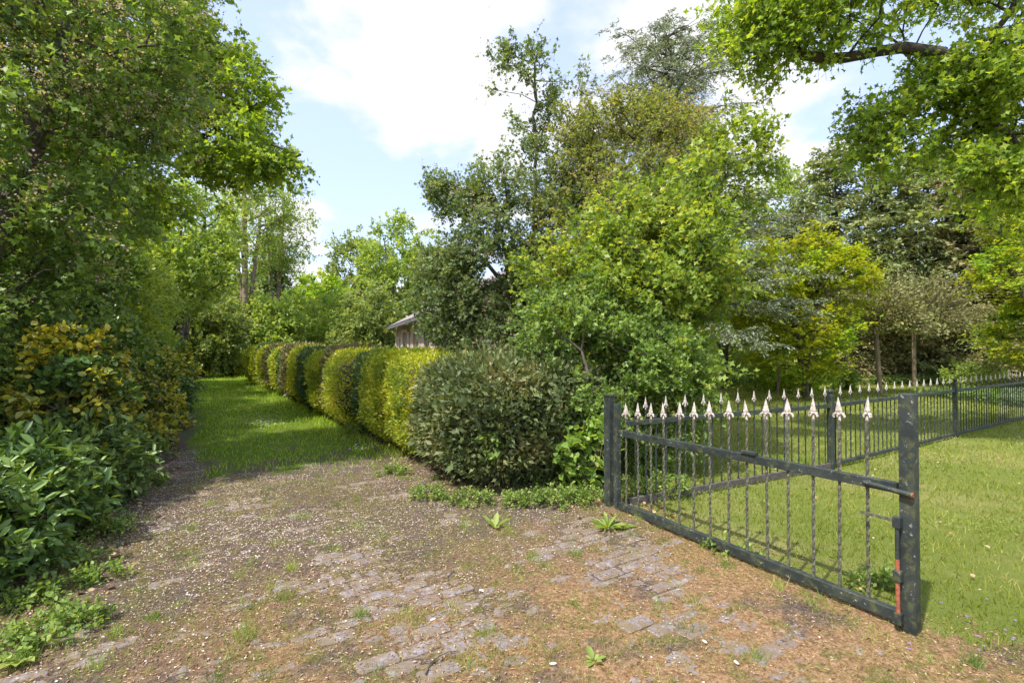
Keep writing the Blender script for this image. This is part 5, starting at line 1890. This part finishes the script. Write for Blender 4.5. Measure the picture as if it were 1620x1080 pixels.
# ================================================================== low weeds and brambles
def rosette(name, px, py, n, L, wd, mk, label, group=None, shape='laurel', rise=0.5, cat='weed', h0=0.02, pos=None):
    g = G(px, py) if pos is None else np.array([pos[0], pos[1], 0.0])
    th = thing(name, label, cat, (g[0], g[1], 0), 0, group)
    a = np.linspace(0, 2 * np.pi, n, endpoint=False) + rng.normal(size=n) * 0.3
    r = rng.uniform(0.3, 1.3, n) * rise
    D = np.c_[np.cos(a), np.sin(a), r]
    P = np.c_[np.cos(a) * 0.01, np.sin(a) * 0.01, np.full(n, h0)]
    Nm = np.c_[-np.cos(a) * r, -np.sin(a) * r, np.ones(n)]
    leaf_obj('leaves', P, D, Nm, L * rng.uniform(0.6, 1.2, n), shape, M[mk], th, rng.uniform(0.3, 1, n), width=wd)
    return th


rosette('dock_plant', 783, 838, 6, 0.13, 1.0, 'weed', 'upright broad-leaved dock at the hedge foot', rise=1.3)
rosette('dandelion_rosette', 962, 838, 26, 0.15, 0.45, 'weed', 'spiky pale dandelion rosette in front of the gate foot', rise=0.8)
rosette('dandelion_rosette', 985, 838, 14, 0.1, 0.55, 'weed', 'flatter dandelion rosette just right of the spiky one', rise=0.4)
rosette('dandelion_rosette', 30, 1050, 9, 0.1, 1.2, 'weed', 'broad pale rosette in the bottom left corner', rise=0.4)
rosette('dandelion_rosette', 940, 1052, 7, 0.06, 1.3, 'weed', 'tiny yellowish rosette near the bottom edge', rise=0.7)


def weedclump(px, py, r, h, n, label, mk='weed', size=0.026, shape='broad', pos=None, name='weed_clump', cat='weed'):
    g = G(px, py) if pos is None else np.array([pos[0], pos[1], 0])
    k = max(8, n // 28)
    plant(name, label, cat, (g[0], g[1]), [[(g[0], g[1], 0), (g[0], g[1], h * 0.5)]], [(g[0], g[1], h * 0.35, r * 1.05, r * 0.75, h * 0.4)], k, mk, 'bark', n_twig=4, n_leaf=6, rad=0.06, size=size, shape=shape,
          gap=0.1, gscale=4, shell=0.2, seed=int(px + py), r_base=0.004, r_tip=0.0015, up=1.0, group='weeds at the drive edge', droop=0.05)


wc = [(675, 790, 0.18, 0.14, 900, 'leafy weed clump left under the olive conifer'), (745, 800, 0.25, 0.16, 1100, 'weed clump in front of the bare soil gap under the hedge'),
      (820, 800, 0.22, 0.15, 1000, 'weed clump behind the dock'), (880, 800, 0.25, 0.22, 1500, 'thick dark weed clump under the hedge right of the dock'), (935, 800, 0.22, 0.2, 1200, 'weed clump left of the gate post foot'),
      (910, 775, 0.2, 0.3, 1300, 'taller weeds behind, at the foot of the brambles'), (620, 752, 0.2, 0.12, 700, 'grassy weed clump by the golden hedge foot'),
      (850, 770, 0.25, 0.2, 1000, 'shaded weeds directly under the olive conifer'), (560, 690, 0.25, 0.28, 1000, 'bluish leafy shoots at the foot of the third hedge plant'),
      (1010, 790, 0.2, 0.3, 1200, 'weeds seen through the first gate bars'), (1050, 790, 0.25, 0.35, 1400, 'leafy weeds between the gate and fence plank'),
      (100, 900, 0.22, 0.14, 900, 'leafy weed clump before the low laurel'), (40, 960, 0.22, 0.14, 900, 'weed clump at the left edge of the picture'),
      (170, 850, 0.2, 0.2, 1200, 'dark lobed weed clump under the big laurel'), (120, 990, 0.2, 0.1, 700, 'low weeds spreading on the drive at the lower left'),
      (235, 770, 0.2, 0.2, 1000, 'weeds at the foot of the laurel beside the drive'), (160, 920, 0.16, 0.1, 600, 'low pale weeds on the left drive edge'), (30, 1030, .2, .12, 900, 'trailing weeds above the corner rosette'),
      (1400, 1030, 0.22, 0.04, 400, 'weeds left of the latch post foot'), (1530, 960, 0.3, 0.05, 400, 'leafy patch in the lawn right of the latch post'), (1480, 1000, 0.2, 0.06, 500, 'weeds around the latch post foot'),
      (1590, 1050, 0.3, 0.06, 500, 'leafy weeds in the lower right corner'), (1390, 930, 0.25, 0.08, 600, 'weeds behind the bottom gate rail near the latch'), (1150, 880, 0.2, .08, 500, 'weeds under the middle of the gate')]
for w_ in wc:
    weedclump(*w_)
for i, (px, py, lb) in enumerate([(930, 780, 'pale-leaved bramble beside the gate post'), (900, 770, 'bramble rising in front of the olive conifer end')]):
    g = G(px, py)
    plant('bramble', lb, 'plant', (g[0], g[1]), ms((g[0], g[1]), 4, 0.15, 0.6), [(g[0], g[1], 0.42, 0.24, 0.22, 0.32)], 34, 'bramble', 'bark', n_twig=3, n_leaf=4, rad=0.13, size=0.085, shape='broad',
          gap=0.1, seed=900 + i, r_base=0.006, r_tip=0.002, up=1.0)
g = np.array([-0.25, 5.05, 0])
plant('bramble', 'single bramble shoot with bright leaves poking out of the olive conifer', 'plant', (g[0], 5.4), [[(g[0], 5.4, 0), (g[0] + .02, 5.1, 0.5), (g[0], 5.12, 0.85)]],
      [(g[0] + .03, 5.1, 0.62, 0.09, 0.05, 0.26)], 11, 'bramble', 'bark', n_twig=2, n_leaf=3, rad=0.07, size=0.085, shape='broad', gap=0.0, seed=911, r_base=0.005, r_tip=0.002, up=1.0)

# twigs lying on the drive
def fallen_twig(pts, r, label):
    P = np.array([G(*p) for p in pts])
    P[:, 2] = soil_z(P[:, :2]) + r + 0.01
    b0 = P[0].copy()
    b0[2] = 0
    V, F = tubes(P[:-1] - b0, P[1:] - b0, np.linspace(r, r * .7, len(P) - 1), np.linspace(r * .95, r * .5, len(P) - 1), 6)
    link('fallen_twig', mesh_np('fallen_twig', V, F, smooth=True), M['bark'], None, label=label, cat='twig', loc=tuple(b0))


fallen_twig([(673, 1073), (680, 1055), (695, 1043), (710, 1037), (726, 1036)], 0.004, 'arched dark twig on the paving at the bottom middle')
fallen_twig([(718, 907), (708, 915), (710, 925), (718, 932)], 0.004, 'small hooked twig on the mossy drive')
fallen_twig([(628, 961), (640, 962), (646, 968)], 0.004, 'short pale curved twig left of the hooked one')
fallen_twig([(826, 800), (818, 812), (800, 826)], 0.004, 'thin straight twig near the dock')

# white scraps, daisies, violets
def bits(name, P, size, mat, label, cat, zf=None, up=0.7):
    z = (np.maximum(soil_z(P), 0) if zf is None else zf(P)) + 0.012
    n = len(P)
    # five petal-ish faces per flower
    k = 5
    a = np.arange(k) * 2 * np.pi / k
    idx = np.repeat(np.arange(n), k)
    aa = np.tile(a, n) + np.repeat(rng.random(n) * 6, k)
    D = np.c_[np.cos(aa), np.sin(aa), np.full(n * k, 0.15)]
    leaf_obj(name, np.c_[P, z][idx], D, np.tile([0, 0, 1.0], (n * k, 1)), size, 'kite', mat, None, width=1.4, kind='stuff', label=label, cat=cat)


P = np.array([G(*p)[:2] for p in zip(rng.normal(950, 30, 60) / 2 + rng.normal(0, 12, 60) - 60, rng.normal(672, 5, 60))])
bits('daisies', P, 0.022, M['daisy'], 'white daisies scattered in the lane grass', 'flowers', lambda q: np.full(len(q), 0.055))
P = np.array([G(*p)[:2] for p in zip(rng.normal(578, 14, 22), rng.normal(712, 8, 22))])
bits('daisies', P, 0.02, M['daisy'], 'little white flowers at the hedge foot beside the golden conifers', 'flowers', lambda q: np.full(len(q), 0.05))
P = np.array([G(*p)[:2] for p in zip(rng.uniform(1380, 1610, 14), rng.uniform(930, 1050, 14))])
bits('violets', P, 0.009, M['violet'], 'tiny violet flowers in the lawn by the latch post', 'flowers', lambda q: np.full(len(q), 0.045))
for i, (px, py, lb) in enumerate([(685, 985, 'white flake of shell on the paving left of centre'), (875, 1056, 'white scrap near the bottom edge'), (762, 938, 'small white sliver near the hooked twig'),
                              (1165, 1055, 'white pebble near the bottom right paving'), (1115, 1018, 'white chip right of the tiny rosette')]):
    g = G(px, py)
    mb = MB()
    s = 0.018
    prof = [(0.0, -0.004), (s * .8, -0.003), (s, 0.001), (s * 0.6, 0.005), (0.0, 0.006)]
    mb.lathe(prof, (0, 0, 0), 7, ((1, 0.2, 0), (-0.1, 0.45, 0), (0, 0, 1)))
    o = link('white_chip', mb.mesh('white_chip'), M['daisy'].copy() if False else M['cream'], None, label=lb, cat='chip', loc=(g[0], g[1], max(soil_z(g[None, :2])[0], 0.004) + 0.006))
    o.rotation_euler = (0.1, 0.1, rng.random() * 6)

print('TRIS', TRIS[0])
